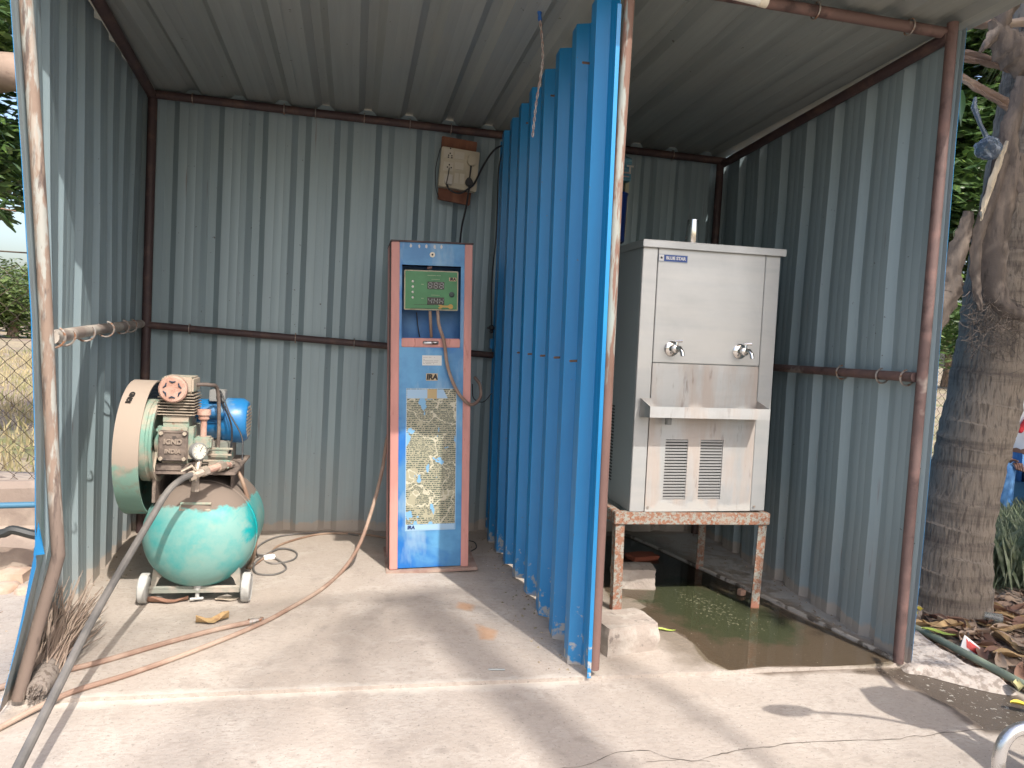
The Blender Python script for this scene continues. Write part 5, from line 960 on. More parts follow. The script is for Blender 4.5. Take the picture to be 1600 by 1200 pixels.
# right mango mass
bl = [(1500, 60, 7), (1530, 120, 7.2), (1560, 40, 7), (1600, 100, 7.5), (1500, 200, 7), (1540, 230, 7.4), (1500, 300, 7), (1480, 380, 7.2), (1520, 340, 7.3), (1620, 250, 7.6), (1560, 180, 8), (1640, 350, 7.5), (1500, 440, 7.6), (1480, 150, 7.4), (1470, 240, 7.8), (1560, 0, 7.4), (1640, 0, 7.0), (1450, 330, 8), (1580, 420, 8), (1640, 480, 8.2), (1700, 200, 7.6), (1700, 420, 7.8), (1420, 440, 8.2)]
tree((atd(1600, 0, 8).x, atd(1600, 0, 8).y, -0.05), 3.6, 0.55, blobs_px(bl, 0.15), 15000, 0.17, M['folD'], 'dense dark mango tree filling the gap right of the shed', 0.18)
bl = [(1460, 500, 7), (1475, 540, 6.8), (1500, 560, 6.9)]
tag(leafcloud('shrub', blobs_px(bl, 0.08), [0.22, 0.2, 0.2], 500, 0.12, M['folD']), 'low dark shrub behind the palm trunk', 'shrub')
# far trees at horizon
for i, (px, py, d, r_, m_, lab) in enumerate([(-60, 470, 42, 4.2, 'folM', 'pale bushy tree on the horizon at the far left edge'), (20, 440, 34, 2.6, 'folM', 'green bushy tree standing just above the left chain fence'), (90, 470, 46, 4, 'folM', 'distant bushy tree hidden behind the left sheet edge'), (1640, 520, 38, 5, 'folM', 'distant tree behind the seated person'), (1480, 520, 40, 5, 'folM', 'distant tree behind the palm trunk')]):
    c = atd(px, py+40, d); c.z = 0
    tree(c, r_*0.9, r_*0.45, [c+Vector((random.gauss(0, r_*0.45), random.gauss(0, r_*0.3), r_*random.uniform(0.25, 0.85))) for _ in range(14)], 5000, 0.34, M[m_], lab, 0.2)
# dry grass tufts on the field
def grass(name, n, reg, hmin, hmax, m_, label, wd=0.006):
    V = []; Fc = []
    for i in range(n):
        c = reg(); h = random.uniform(hmin, hmax); a = random.uniform(0, 6.28); l = random.uniform(0, 0.7)*h; k = len(V); dx, dy = math.cos(a), math.sin(a); w_ = wd*(0.6+random.random())
        V += [(c.x-dy*w_, c.y+dx*w_, c.z), (c.x+dy*w_, c.y-dx*w_, c.z), (c.x+dx*l*0.4, c.y+dy*l*0.4, c.z+h*0.6), (c.x+dx*l, c.y+dy*l, c.z+h)]; Fc += [(k, k+1, k+2), (k+1, k+3, k+2)]
    me = bpy.data.meshes.new(name); me.from_pydata(V, [], Fc); me.materials.append(m_); o = bpy.data.objects.new(name, me); C.objects.link(o); o['kind'] = 'stuff'; return tag(o, label, 'grass')
M['straw'] = mat('dry_straw_grass', (0.34, 0.28, 0.16), 0.9, 0, [dict(color=(0.20, 0.20, 0.09), scale=1.2, lo=0.45, hi=0.6)])
M['weed'] = mat('green_weeds', (0.24, 0.27, 0.18), 0.7, 0, [dict(color=(0.13, 0.17, 0.09), scale=26, lo=0.4, hi=0.6), dict(color=(0.25, 0.25, 0.12), scale=9, lo=0.6, hi=0.7)])
grass('dry_grass', 26000, lambda: Vector((random.uniform(-16, -1.6), 5.0+20*random.random()**1.6, -0.06)), 0.05, 0.22, M['straw'], 'dry straw-coloured grass in the field behind the left fence', 0.010)
grass('weeds', 16000, lambda: (lambda c: Vector((c.x+random.gauss(0, 0.1), c.y+random.gauss(0, 0.1), -0.055)))(fl(random.uniform(1545, 1680), random.uniform(800, 905))), 0.08, 0.36, M['weed'], 'fine green weeds growing behind the palm trunk', 0.0012)
grass('weeds', 2500, lambda: (lambda c: Vector((c.x, c.y, -0.055)))(fl(random.uniform(1425, 1475), random.uniform(770, 850))), 0.10, 0.5, M['weed'], 'green weeds growing left of the palm trunk', 0.006)
# ------------------------------------------------------------------ chain-link fences, plinth, pipes
M['rwire'] = mat('rusty_fence_wire', (0.085, 0.06, 0.04), 0.8)
def fence(A0, A1, z0, z1, dm, label, r=0.0016, posts=()):
    A0 = Vector(A0); A1 = Vector(A1); T = thing('chain_link_fence', label, 'fence', A0); u = (A1-A0).normalized(); Ln = (A1-A0).length; nrm = Vector((-u.y, u.x, 0)); b = MB(); x = 0; k = 0
    nz_ = int((z1-z0)/(dm/2))
    while x < Ln:
        pts = []
        for j in range(nz_+1):
            side = (j+k) % 2
            pts.append(A0+u*(x+(dm/2)*side+0.006*math.sin(j*1.7+k))+nrm*(0.006 if side else -0.006)+Vector((0, 0, z0+j*dm/2-A0.z*0)))
        b.tube(pts, r, 4, caps=False)
        x += dm/2; k += 1
    o = b.build('wire_mesh', M['rwire'], T, smooth=0); o['kind'] = 'stuff'
    b = MB(); b.tube([A0+Vector((0, 0, z1)), A1+Vector((0, 0, z1+0.02))], r*1.6, 5); b.build('top_wire', M['rwire'], T)
    for p in posts:
        b = MB(); c = A0+u*p; b.tube([Vector((c.x, c.y, -0.1)), Vector((c.x, c.y, z1+0.1))], 0.025, 8); b.build('post', M['darkpipe'], T)
    return T
# zigzag wires of neighbouring columns meet at their bends, forming diamonds
fence((-4.6, 4.05, 0), (-1.42, 3.95, 0), 0.36, 1.46, 0.085, 'rusty chain-link fence on the low wall left of the shed', 0.0024, (0.3, 2.3))
fence((2.6, 7.6, 0), (12.0, 6.4, 0), 0.0, 1.5, 0.10, 'rusty chain-link fence behind the palm on the right', 0.0026, (0.4, 3.2, 6.0))
M['plinth'] = mat('weathered_pink_plaster', (0.27, 0.21, 0.17), 0.95, 0, [dict(color=(0.42, 0.34, 0.27), scale=3, lo=0.45, hi=0.6), dict(color=(0.20, 0.15, 0.12), scale=7, lo=0.6, hi=0.68)], bump=0.5, bscale=20)
b = MB(); n = 24
prf_ = [(3.74, -0.1), (3.72, 0.12), (3.75, 0.14), (3.86, 0.18), (3.86, 0.36), (3.90, 0.39), (4.16, 0.39), (4.2, -0.1)]
V = [(-5+i*(3.6/n), y_+0.012*mn.noise(Vector((i*0.7, y_*5, z_*5))), z_+0.015*mn.noise(Vector((i*0.5, y_*3, z_*4+3)))) for i in range(n+1) for y_, z_ in prf_]; k = len(prf_)
b.add(V, [(i*k+j, i*k+(j+1) % k, (i+1)*k+(j+1) % k, (i+1)*k+j) for i in range(n) for j in range(k)]+[tuple(range(k)), tuple(n*k+j for j in range(k))])
tag(b.build('low_wall', M['plinth'], None, loc=(-3, 3.9, 0)), 'low weathered plaster wall under the left chain-link fence', 'wall')
b = MB(); b.tube([aty(-200, 790, 3.68), aty(0, 790, 3.68), aty(76, 788, 3.70)], 0.014, 12); tag(b.build('water_pipe', mat('blue_grey_pipe', (0.06, 0.17, 0.26), 0.4), None), 'blue-grey pipe running along the low wall on the left', 'pipe')
b = MB(); b.tube(catmull([aty(-60, 832, 3.62), aty(0, 834, 3.60), aty(20, 828, 3.60), aty(54, 836, 3.6), aty(80, 838, 3.6)], 5), 0.02, 8); tag(b.build('black_pipe', mat('sagging_black_pipe', (0.03, 0.032, 0.03), 0.5), None), 'sagging black pipe below the blue-grey pipe on the left', 'pipe')
leafobj('plastic_strip', Z(fl(22, 858), 0.05), 0.42, 0.06, 0.1, mat('green_plastic_strip', (0.30, 0.55, 0.16), 0.4, 0, [dict(color=(0.7, 0.72, 0.68), scale=5, lo=0.5, hi=0.55)]), 'green and white plastic strip lying left of the shed', 'plastic scrap', curl=0.1)
M['stone'] = mat('tan_stone', (0.40, 0.28, 0.20), 0.95, 0, [dict(color=(0.48, 0.36, 0.28), scale=8, lo=0.4, hi=0.6)], bump=0.3, bscale=30)
for k, (px, py, s_, lab) in enumerate([(22, 905, 0.13, 'largest rounded tan stone left of the shed'), (8, 922, 0.09, 'small tan stone in front of the largest stone left of the shed'), (40, 925, 0.07, 'flat tan stone next to the sheet edge left of the shed')]):
    rock('stone', Z(fl(px, py), 0.0), (s_, s_, s_*0.7), M['stone'], lab, 'stone', k, k, 4, 0.12, sq=0.3)
# green hose / bamboo pipe right
P = [Z(fl(1408, 978), 0.0), Z(fl(1440, 990), 0.0), Z(fl(1505, 1024), 0.0), Z(fl(1600, 1075), 0.0), Z(fl(1700, 1130), 0.0)]
P = [p+Vector((0, 0, 0.012)) for p in P]; b = MB(); b.tube(catmull(P, 8), 0.016, 12); tag(b.build('green_pipe', mat('pale_green_pipe', (0.22, 0.26, 0.19), 0.6, 0, [dict(color=(0.34, 0.34, 0.25), scale=5, lo=0.5, hi=0.65)]), None), 'pale green plastic pipe edging the leaf litter on the right', 'pipe')
# sandy strip between apron and litter
M['sand'] = mat('gritty_mortar_spill', (0.42, 0.37, 0.33), 0.95, 0, [dict(color=(0.25, 0.21, 0.18), scale=30, lo=0.5, hi=0.6)], bump=0.8, bscale=60)
sp_poly = [fl(*p) for p in [(1412, 975), (1445, 1000), (1500, 1035), (1560, 1062), (1590, 1080), (1550, 1077), (1450, 1052), (1408, 1038)]]
b = MB(); Pq = catmull(sp_poly+[sp_poly[0]], 6)[:-1]; cen = sum(Pq, Vector())/len(Pq)
b.add([Vector((p.x, p.y, -0.013)) for p in Pq]+[Vector((cen.x+(p.x-cen.x)*0.75, cen.y+(p.y-cen.y)*0.75, 0.018+0.012*mn.noise(p*12))) for p in Pq], [(i, (i+1) % len(Pq), len(Pq)+(i+1) % len(Pq), len(Pq)+i) for i in range(len(Pq))]+[tuple(range(len(Pq), 2*len(Pq)))])
struct(b.build('mortar_spill', M['sand']))
# leaf litter
M['lit'] = mat('dead_leaf_litter', (0.30, 0.205, 0.145), 0.85, 0, [dict(color=(0.42, 0.31, 0.22), scale=3.5, lo=0.45, hi=0.55, detail=2), dict(color=(0.15, 0.10, 0.08), scale=7, lo=0.55, hi=0.62, detail=2)])
lc = [fl(random.uniform(1430, 1720), random.uniform(925, 1110)) for _ in range(260)]; lc = [c for c in lc if c.x > 2.62]
o = leafcloud('leaf_litter', [Z(c, -0.03) for c in lc], [0.12]*len(lc), 6500, 0.085, M['lit'], None, asp=3, droop=0.2, squash=0.16); o['kind'] = 'stuff'; tag(o, 'brown dead leaf litter covering the ground around the palm foot', 'leaf litter')
cnt = 0
while cnt < 46:
    px, py = random.uniform(1430, 1600), random.uniform(955, 1105); c = fl(px, py)
    if c.x < 2.6 or (1425 < px < 1555 and py < 968): continue
    kk = random.randrange(3); m_ = [M['dryleaf'], bpy.data.materials['brown_leaf'], M['lit']][kk]; leafobj('dry_leaf', Z(c, -0.005+random.random()*0.02), random.uniform(0.12, 0.22), random.uniform(0.03, 0.06), random.uniform(0, 6.28), m_, ['large tan dry leaf', 'large dark reddish-brown dry leaf', 'large mottled brown dry leaf'][kk]+(' in the litter close behind the green pipe' if (px-1430)*0.55+975 > py-45 else ' in the litter right of the palm foot'), group='large dry leaves in the litter', curl=0.5, seed=cnt); cnt += 1
o = leafcloud('leaf_litter', [Z(fl(random.uniform(-60, 40), random.uniform(925, 1000)), -0.03) for _ in range(40)], [0.08]*40, 900, 0.07, M['lit'], None, asp=3, droop=0.2, squash=0.2); o['kind'] = 'stuff'; tag(o, 'brown dead leaves on the dirt left of the shed', 'leaf litter')
leafobj('fallen_leaf', Z(fl(1420, 970), 0.03), 0.10, 0.045, 0.1, M['yleaf'], 'bright yellow leaf by the shed corner at the palm foot', curl=0.2)
leafobj('fallen_leaf', Z(fl(1436, 964), 0.035), 0.07, 0.03, 0.9, M['yleaf'], 'small yellow leaf propped right of the bright yellow one', curl=0.2)
leafobj('fallen_leaf', Z(fl(1600, 1108), 0.01), 0.09, 0.035, -0.4, M['yleaf'], 'yellow leaf on the wet apron at the right edge', curl=0.3)
leafobj('fallen_leaf', Z(fl(1590, 1080), 0.01), 0.10, 0.05, 0.8, mat('pale_leaf', (0.40, 0.36, 0.18), 0.7), 'pale curled leaf in front of the green pipe', curl=0.5)
leafobj('fallen_leaf', Z(fl(1465, 1000), 0.03), 0.13, 0.04, -0.7, M['gleaf'], 'faded green leaf behind the green pipe near the paper', curl=0.2)
rock('stone', Z(fl(1424, 958), 0.01), (0.07, 0.07, 0.06), M['block'], 'grey stone behind the bright yellow leaf by the shed corner', 'stone', 4, 0, 3, 0.1, sq=0.4)
b = MB(); c = Z(fl(1505, 1015), -0.01)
b.add([c+Vector((-0.055, -0.03, 0)), c+Vector((0.0, 0.0, 0.075)), c+Vector((0.065, -0.02, 0.025)), c+Vector((0.03, -0.045, 0.0)), c+Vector((0.005, 0.03, 0.0))], [(0, 1, 3), (1, 2, 3), (1, 4, 2), (0, 4, 1)]); b.mi = 1
c2 = c+Vector((0.0, -0.0015, 0.0)); b.add([c2+Vector((0.002, -0.006, 0.062)), c2+Vector((0.053, -0.0245, 0.025)), c2+Vector((0.028, -0.0425, 0.006)), c2+Vector((-0.008, -0.022, 0.030))], [(0, 1, 2, 3)])
tag(b.build('paper_wrapper', [mat('white_wrapper', (0.75, 0.74, 0.72), 0.5), mat('red_wrapper', (0.60, 0.06, 0.05), 0.5)], None, smooth=0), 'crumpled red and white paper wrapper on the leaf litter', 'wrapper')
b = MB(); c = Z(fl(1535, 972), 0.03); b.lathe([(0.020, 0), (0.028, 0.075), (0.029, 0.075), (0.021, 0.0)], c, (0.85, -0.5, -0.1), 20, caps=False); tag(b.build('plastic_cup', mat('clear_cup', (0.6, 0.65, 0.62), 0.2, 0, trans=0.75, alpha=0.6), None), 'clear disposable plastic cup lying at the palm foot', 'cup')

# ------------------------------------------------------------------ palm
PB_ = fl(1489, 950); PB_.z = -0.06
PL = thing('palm_tree', 'ringed palm trunk leaning right with torn dry sheaths beside the shed', 'palm tree', PB_)
dep = (RM.inverted() @ (PB_-Vector((0, 0, H)))).z*-1
ctr = [(1474, 975, 70), (1477, 930, 64), (1484, 870, 57), (1495, 800, 52), (1515, 720, 52), (1532, 650, 52), (1547, 580, 52), (1560, 510, 53), (1572, 430, 54), (1583, 360, 52), (1592, 290, 48), (1602, 210, 44), (1612, 120, 40), (1622, 20, 36), (1632, -100, 34)]
cp = catmull([atd(x, y, dep) for x, y, r_ in ctr], 12); rr = catmull([Vector((r_/F*dep, 0, 0)) for *_, r_ in ctr], 12)
b = MB(); n = 40; V = []
for i, (p, r_) in enumerate(zip(cp, rr)):
    seg = ((i*1.0+2*math.sin(i*0.23)) % 5)/5; rad = r_.x*(1+0.045*(seg**2-0.3)+0.012*math.sin(i*0.37))
    for k in range(n):
        a = 2*math.pi*k/n; q = 1+0.035*mn.noise(Vector((math.cos(a)*2, math.sin(a)*2, i*0.12)))+0.02*mn.noise(Vector((math.cos(a)*9, math.sin(a)*9, i*0.5)))
        V.append(p+Vector((math.cos(a), math.sin(a), 0))*rad*q+Vector((0, 0, 0.012*math.sin(a*2+i)))) 
b.add(V, [(i*n+k, i*n+(k+1) % n, (i+1)*n+(k+1) % n, (i+1)*n+k) for i in range(len(cp)-1) for k in range(n)])
M['palm'] = mat('fibrous_palm_bark', (0.21, 0.175, 0.14), 0.95, 0, [dict(color=(0.245, 0.20, 0.155), scale=3, lo=0.4, hi=0.62, detail=6), dict(color=(0.085, 0.066, 0.054), scale=2.2, stretch=(0.6, 0.6, 7), lo=0.50, hi=0.66, detail=5, op=0.75), dict(color=(0.070, 0.055, 0.045), scale=34, stretch=(2.2, 2.2, 0.35), lo=0.50, hi=0.62, detail=5, op=0.7), dict(color=(0.25, 0.205, 0.16), scale=55, stretch=(2, 2, 0.3), lo=0.58, hi=0.70, op=0.6)], bump=1.0, bscale=38, bstretch=(2.4, 2.4, 0.35))
b.build('trunk', M['palm'], PL)
M['sheath'] = mat('dry_grey_brown_sheath', (0.085, 0.067, 0.056), 0.8, 0, [dict(color=(0.16, 0.125, 0.10), scale=5, stretch=(4, 4, 0.8), lo=0.45, hi=0.62), dict(color=(0.045, 0.035, 0.03), scale=9, stretch=(4, 4, 0.8), lo=0.6, hi=0.7)], bump=0.4, bscale=30)
def blade(pts, wds, m_, name, par, curve=0.35, facing=Vector((-0.6, -0.8, 0))):
    P = catmull(pts, 6); Wd = [v.x for v in catmull([Vector((w_, 0, 0)) for w_ in wds], 6)]; V = []; Fc = []
    for i, (p, w_) in enumerate(zip(P, Wd)):
        t_ = (P[min(i+1, len(P)-1)]-P[max(i-1, 0)]).normalized(); s_ = t_.cross(facing).normalized()
        for j in range(7):
            q = (j-3)/3; V.append(p+s_*q*w_/2*(1+0.12*math.sin(i*2.1+j))+facing*(-abs(q)**2*w_*curve)+facing*0.004*math.sin(i*1.7+j*2))
    Fc = [(i*7+j, i*7+j+1, (i+1)*7+j+1, (i+1)*7+j) for i in range(len(P)-1) for j in range(6)]; bb = MB(); bb.add(V, Fc); bb.add([v+facing*-0.003 for v in V], [f[::-1] for f in Fc]); return bb.build(name, m_, par, smooth=0.9)
fwd = (RM @ Vector((0, 0, 1))); fwd.z = 0; fwd.normalize()
dF = dep-0.28
for pts, wd in (([(1620, 500), (1570, 470), (1562, 400), (1570, 330), (1598, 240)], [0.04, 0.11, 0.14, 0.15, 0.12]),
                ([(1534, 485), (1528, 430), (1532, 370), (1553, 310), (1585, 200), (1610, 120)], [0.02, 0.05, 0.055, 0.07, 0.08, 0.09]),
                ([(1550, 30), (1580, 58), (1608, 75), (1650, 85)], [0.03, 0.16, 0.20, 0.24]), ([(1531, 82), (1552, 58), (1570, 30), (1590, -20)], [0.012, 0.05, 0.08, 0.12]),
                ([(1485, 455), (1497, 410), (1510, 370), (1518, 330)], [0.05, 0.10, 0.08, 0.05]), ([(1445, 560), (1465, 500), (1490, 450), (1500, 430)], [0.05, 0.14, 0.15, 0.06]),
                ([(1600, 300), (1588, 250), (1584, 200), (1600, 150)], [0.03, 0.09, 0.09, 0.03])):
    blade([atd(x, y, dF) for x, y in pts], wd, M['sheath'], 'leaf_sheath', PL, facing=fwd)
blade([atd(1533, 345, dF-0.05), atd(1540, 320, dF-0.05), atd(1560, 262, dF-0.05), atd(1575, 220, dF-0.05)], [0.006, 0.025, 0.03, 0.012], mat('cream_sheath', (0.45, 0.38, 0.28), 0.7), 'leaf_sheath', PL, facing=fwd)
M['strw'] = mat('dry_straw_frond', (0.30, 0.20, 0.145), 0.7, 0, [dict(color=(0.42, 0.32, 0.24), scale=5, lo=0.45, hi=0.6)])
for pts, w_ in (([(1488, 36), (1530, 34), (1600, 32), (1680, 20)], 0.045), ([(1490, 78), (1530, 84), (1600, 108), (1680, 130)], 0.03), ([(1490, 84), (1540, 96), (1600, 112), (1680, 128)], 0.028), ([(1490, 93), (1540, 97), (1580, 102), (1650, 110)], 0.018), ([(1492, 110), (1520, 126), (1560, 148), (1582, 160)], 0.035), ([(1496, 116), (1520, 134), (1560, 158), (1580, 172)], 0.02)):
    blade([atd(x, y, dep-0.1) for x, y in pts], [w_*0.6, w_, w_, w_*1.2], M['strw'], 'dry_leaflet', PL, 0.5, fwd)
# fibres on trunk node
b = MB()
for i in range(420):
    px, py = random.uniform(1515, 1605), random.gauss(505, 28); c = atd(px, py, dep-0.24-0.04*random.random()); d_ = Vector((random.gauss(0, 1), random.gauss(0, 0.4), random.gauss(-0.6, 0.6))).normalized()*random.uniform(0.03, 0.09); b.tube([c, c+d_*0.6+Vector((0, 0, -0.008)), c+d_], 0.0011, 3, caps=False)
b.build('fibres', M['sheath'], PL, smooth=0)['kind'] = 'stuff'
BO = tree((5.2, 1.4, -0.05), 4.6, 0.62, [(4.1+0.45*math.cos(q*2.4)*(q % 4), 0.9+0.45*math.sin(q*2.4)*(q % 4), 3.9+0.28*(q % 5)) for q in range(16)], 9000, 0.17, M['folD'], 'added mango tree out of view, shading the palm from the yard side', 0.13)  # unseen tree put in to keep the sun off the palm trunk
# broad green leaf glimpses
for (px, py, a, s_) in ((1492, 380, 0.3, 0.3), (1500, 170, 1.0, 0.22), (1552, 240, 1.5, 0.16)):
    o = leafobj('broad_leaf', Vector((0, 0, 0)), s_, s_*0.45, 0, mat('broad_green_leaf', (0.08, 0.17, 0.035), 0.5) if 'broad_green_leaf' not in bpy.data.materials else bpy.data.materials['broad_green_leaf'], None, curl=0.2, z=0); o.parent = PL; o.location = atd(px, py, dep+0.9)-PB_; o.rotation_euler = (R(70), a, R(40))
# frond template
def frond_mesh(name, Lf, nl, ll, m_, sag=0.5, seed=1):
    rs = random.Random(seed); b = MB(); P = [Vector((Lf*t_, 0, 0.25*Lf*t_-sag*Lf*t_*t_)) for t_ in np.linspace(0, 1, 14)]; b.tube(P, [0.028*(1-0.85*i/13) for i in range(14)], 5)
    for i in range(nl):
        t_ = 0.15+0.85*i/nl; p = Vector((Lf*t_, 0, 0.25*Lf*t_-sag*Lf*t_*t_)); L_ = ll*math.sin(math.pi*(0.12+0.8*t_))**0.7
        for s_ in (-1, 1):
            d_ = Vector((0.55, s_*0.8, -0.15-0.25*rs.random())).normalized(); q = p+d_*L_*0.5; e = p+d_*L_+Vector((0, 0, -L_*0.35)); w_ = Vector((0.02, 0, 0))
            b.add([p-w_*0.4, p+w_*0.4, q+w_, q-w_, e], [(0, 1, 2, 3), (3, 2, 4)])
    me_o = b.build(name, m_, None, smooth=0); return me_o
M['palmleaf'] = foliage('green_palm_leaflets', (0.06, 0.11, 0.03), (0.09, 0.15, 0.04), (0.14, 0.17, 0.05))
fm = frond_mesh('frond', 2.3, 40, 0.55, M['palmleaf']); fme = fm.data; bpy.data.objects.remove(fm)
def crown(T, top, n, lo, hi, seed, scale=1.0, skip=None):
    rs = random.Random(seed)
    for k in range(n):
        a = k*2.399+seed
        if skip and skip(a % (2*math.pi)): continue
        o = bpy.data.objects.new('frond', fme); C.objects.link(o); o.parent = T; o.location = Vector(top)-T.location; o.rotation_euler = (rs.uniform(-0.3, 0.3), -rs.uniform(lo, hi), a); o.scale = (scale*rs.uniform(0.85, 1.15),)*3
top = cp[-1]; crown(PL, top, 44, -0.7, 0.35, 3, 0.95, skip=lambda a: 0.75 < a < 4.75)
# palm behind the camera whose fronds streak the floor with soft shade
SP = thing('coconut_palm', 'tall coconut palm standing in the yard in front of the shed', 'palm tree', (3.3, -6.6, -0.02))
b = MB(); b.tube(catmull([(3.3, -6.6, -0.05), (3.2, -6.3, 3.5), (3.1, -5.9, 7), (2.98, -5.45, 10.9)], 8), [0.17-0.003*i for i in range(25)], 12); b.build('trunk', M['palm'], SP)
def _thin():
    f_ = frond_mesh('frond', 2.2, 20, 0.42, M['palmleaf'], seed=4); d_ = f_.data; bpy.data.objects.remove(f_); return d_
fme2 = _thin()
for k, (a, pz) in enumerate(((-152, 0.25), (-122, 0.1), (-88, 0.3), (-64, 0.35), (75, -0.9), (150, -1.0), (20, -1.1))):
    o = bpy.data.objects.new('frond', fme2); C.objects.link(o); o.parent = SP; o.location = Vector((2.98, -5.45, 10.95))-SP.location; o.rotation_euler = (0, -pz, R(a)); o.scale = (0.95, 0.72, 0.95)

# plastic bag hung on the palm
b = MB(); c = atd(1544, 232, dep-0.3); 
bm = bmesh.new(); bmesh.ops.create_icosphere(bm, subdivisions=3, radius=0.055)
for v in bm.verts: v.co *= 1+0.25*mn.noise(v.co*28); v.co.z *= 0.95
me = bpy.data.meshes.new('plastic_bag'); bm.to_mesh(me); bm.free(); M['bag'] = mat('crumpled_clear_plastic', (0.10, 0.13, 0.17), 0.18, 0, [dict(color=(0.28, 0.32, 0.38), scale=30, lo=0.55, hi=0.62)], alpha=0.75, bump=0.8, bscale=30); me.materials.append(M['bag'])
o = bpy.data.objects.new('plastic_bag', me); C.objects.link(o); o.location = c; tag(o, 'crumpled clear plastic bag hanging beside the palm sheaths', 'plastic bag'); WL[o] = c
b = MB(); b.tube([c+Vector((0, 0, 0.03)), atd(1532, 195, dep-0.3), atd(1522, 168, dep-0.3), atd(1524, 152, dep-0.3)], [0.012, 0.009, 0.013, 0.006], 8); oo = b.build('bag_neck', M['bag'], None, loc=c); oo.parent = o; oo.location = (0, 0, 0)

# ------------------------------------------------------------------ seated person and bench (behind the palm)
pf_ = fl(1600, 905); pf_ = atd(1590, 700, 5.6); ox, oy = pf_.x, pf_.y
G = -0.05
def skin(name, joints, edges, mats, parent, sub=2):
    me = bpy.data.meshes.new(name); me.from_pydata([tuple(Vector(j[:3])-parent_loc(parent)) for j in joints], edges, []); o = bpy.data.objects.new(name, me); C.objects.link(o)
    o.modifiers.new('s', 'SKIN')
    for v, j in zip(me.skin_vertices[0].data, joints): v.radius = (j[3], j[4] if len(j) > 4 else j[3])
    me.skin_vertices[0].data[0].use_root = True
    sb = o.modifiers.new('u', 'SUBSURF'); sb.levels = sub; sb.render_levels = sub
    dg = bpy.context.evaluated_depsgraph_get(); m2 = bpy.data.meshes.new_from_object(o.evaluated_get(dg)); bpy.data.objects.remove(o); m2.materials.clear(); m2.materials.append(mats); m2.polygons.foreach_set('use_smooth', [True]*len(m2.polygons))
    o = bpy.data.objects.new(name, m2); C.objects.link(o); o.parent = parent; WL[o] = parent_loc(parent); return o
fd_ = Vector((-0.62, -0.78, 0)).normalized(); sd = Vector((-fd_.y, fd_.x, 0))*-1     # facing the camera side; sd = image left
org = Vector((ox, oy, 0)); lft = -sd if (sd.x < 0) else sd
rt = Vector((0.78, -0.62, 0))     # image right
def pp(r_, f_, z_): return org+rt*r_+fd_*f_+Vector((0, 0, z_+G))
PE = thing('person', 'person in white shirt with red panels, black cap and jeans, seated behind the palm', 'person', (ox, oy, G))
SK = mat('brown_skin', (0.14, 0.07, 0.045), 0.5)
def J(r_, f_, z_, a, b_=None): v = pp(r_, f_, z_); return (v.x, v.y, v.z, a, b_ if b_ else a)
# continuous body: pelvis, spine, neck, head, arms, legs
jt = [J(0, 0, 0.52, .14, .11), J(0, 0.03, 0.72, .125, .10), J(0, 0.06, 0.93, .15, .10), J(0, 0.09, 1.06, .06), J(0, 0.11, 1.14, .055), J(0, 0.13, 1.22, .085), J(0, 0.13, 1.30, .085),
      J(-0.17, 0.07, 0.98, .055), J(-0.23, 0.10, 0.76, .045), J(-0.12, 0.32, 0.62, .035), J(-0.09, 0.38, 0.58, .025), J(0.17, 0.07, 0.98, .055), J(0.24, 0.10, 0.76, .045), J(0.14, 0.32, 0.63, .035), J(0.11, 0.38, 0.59, .025),
      J(-0.10, 0.08, 0.50, .085), J(-0.14, 0.46, 0.50, .062), J(-0.13, 0.44, 0.12, .045), J(-0.13, 0.44, 0.06, .04), J(0.10, 0.08, 0.50, .085), J(0.15, 0.46, 0.50, .062), J(0.16, 0.46, 0.12, .045), J(0.16, 0.46, 0.06, .04)]
eg = [(0, 1), (1, 2), (2, 3), (3, 4), (4, 5), (5, 6), (2, 7), (7, 8), (8, 9), (9, 10), (2, 11), (11, 12), (12, 13), (13, 14), (0, 15), (15, 16), (16, 17), (17, 18), (0, 19), (19, 20), (20, 21), (21, 22)]
skin('body', jt, eg, SK, PE)
SH = mat('white_red_shirt', (0.60, 0.62, 0.64), 0.8)
sj = [J(0, 0, 0.54, .155, .125), J(0, 0.03, 0.74, .14, .115), J(0, 0.06, 0.95, .165, .115), J(0, 0.08, 1.03, .08), J(-0.18, 0.07, 0.985, .07), J(-0.235, 0.10, 0.76, .062), J(-0.16, 0.26, 0.66, .055), J(0.18, 0.07, 0.985, .07), J(0.245, 0.10, 0.76, .062), J(0.18, 0.26, 0.67, .055)]
skin('shirt', sj, [(0, 1), (1, 2), (2, 3), (2, 4), (4, 5), (5, 6), (2, 7), (7, 8), (8, 9)], SH, PE)
rd = mat('red_cloth', (0.55, 0.03, 0.04), 0.8); nv = mat('navy_cloth', (0.02, 0.02, 0.09), 0.8)
skin('red_panel', [J(-0.15, 0.155, 0.99, .022), J(-0.165, 0.18, 0.90, .028), J(-0.15, 0.18, 0.84, .015)], [(0, 1), (1, 2)], rd, PE)
skin('red_panel', [J(0.02, 0.17, 0.90, .02), J(-0.03, 0.18, 0.78, .022)], [(0, 1)], rd, PE)
skin('navy_mark', [J(-0.09, 0.185, 0.90, .012), J(-0.09, 0.19, 0.85, .012)], [(0, 1)], nv, PE)
tj = [J(0, 0, 0.52, .15, .125), J(-0.10, 0.10, 0.51, .098), J(-0.14, 0.47, 0.51, .078), J(-0.13, 0.45, 0.28, .072), J(-0.13, 0.44, 0.11, .065), J(0.10, 0.10, 0.51, .098), J(0.15, 0.47, 0.51, .078), J(0.16, 0.46, 0.28, .072), J(0.16, 0.46, 0.11, .065)]
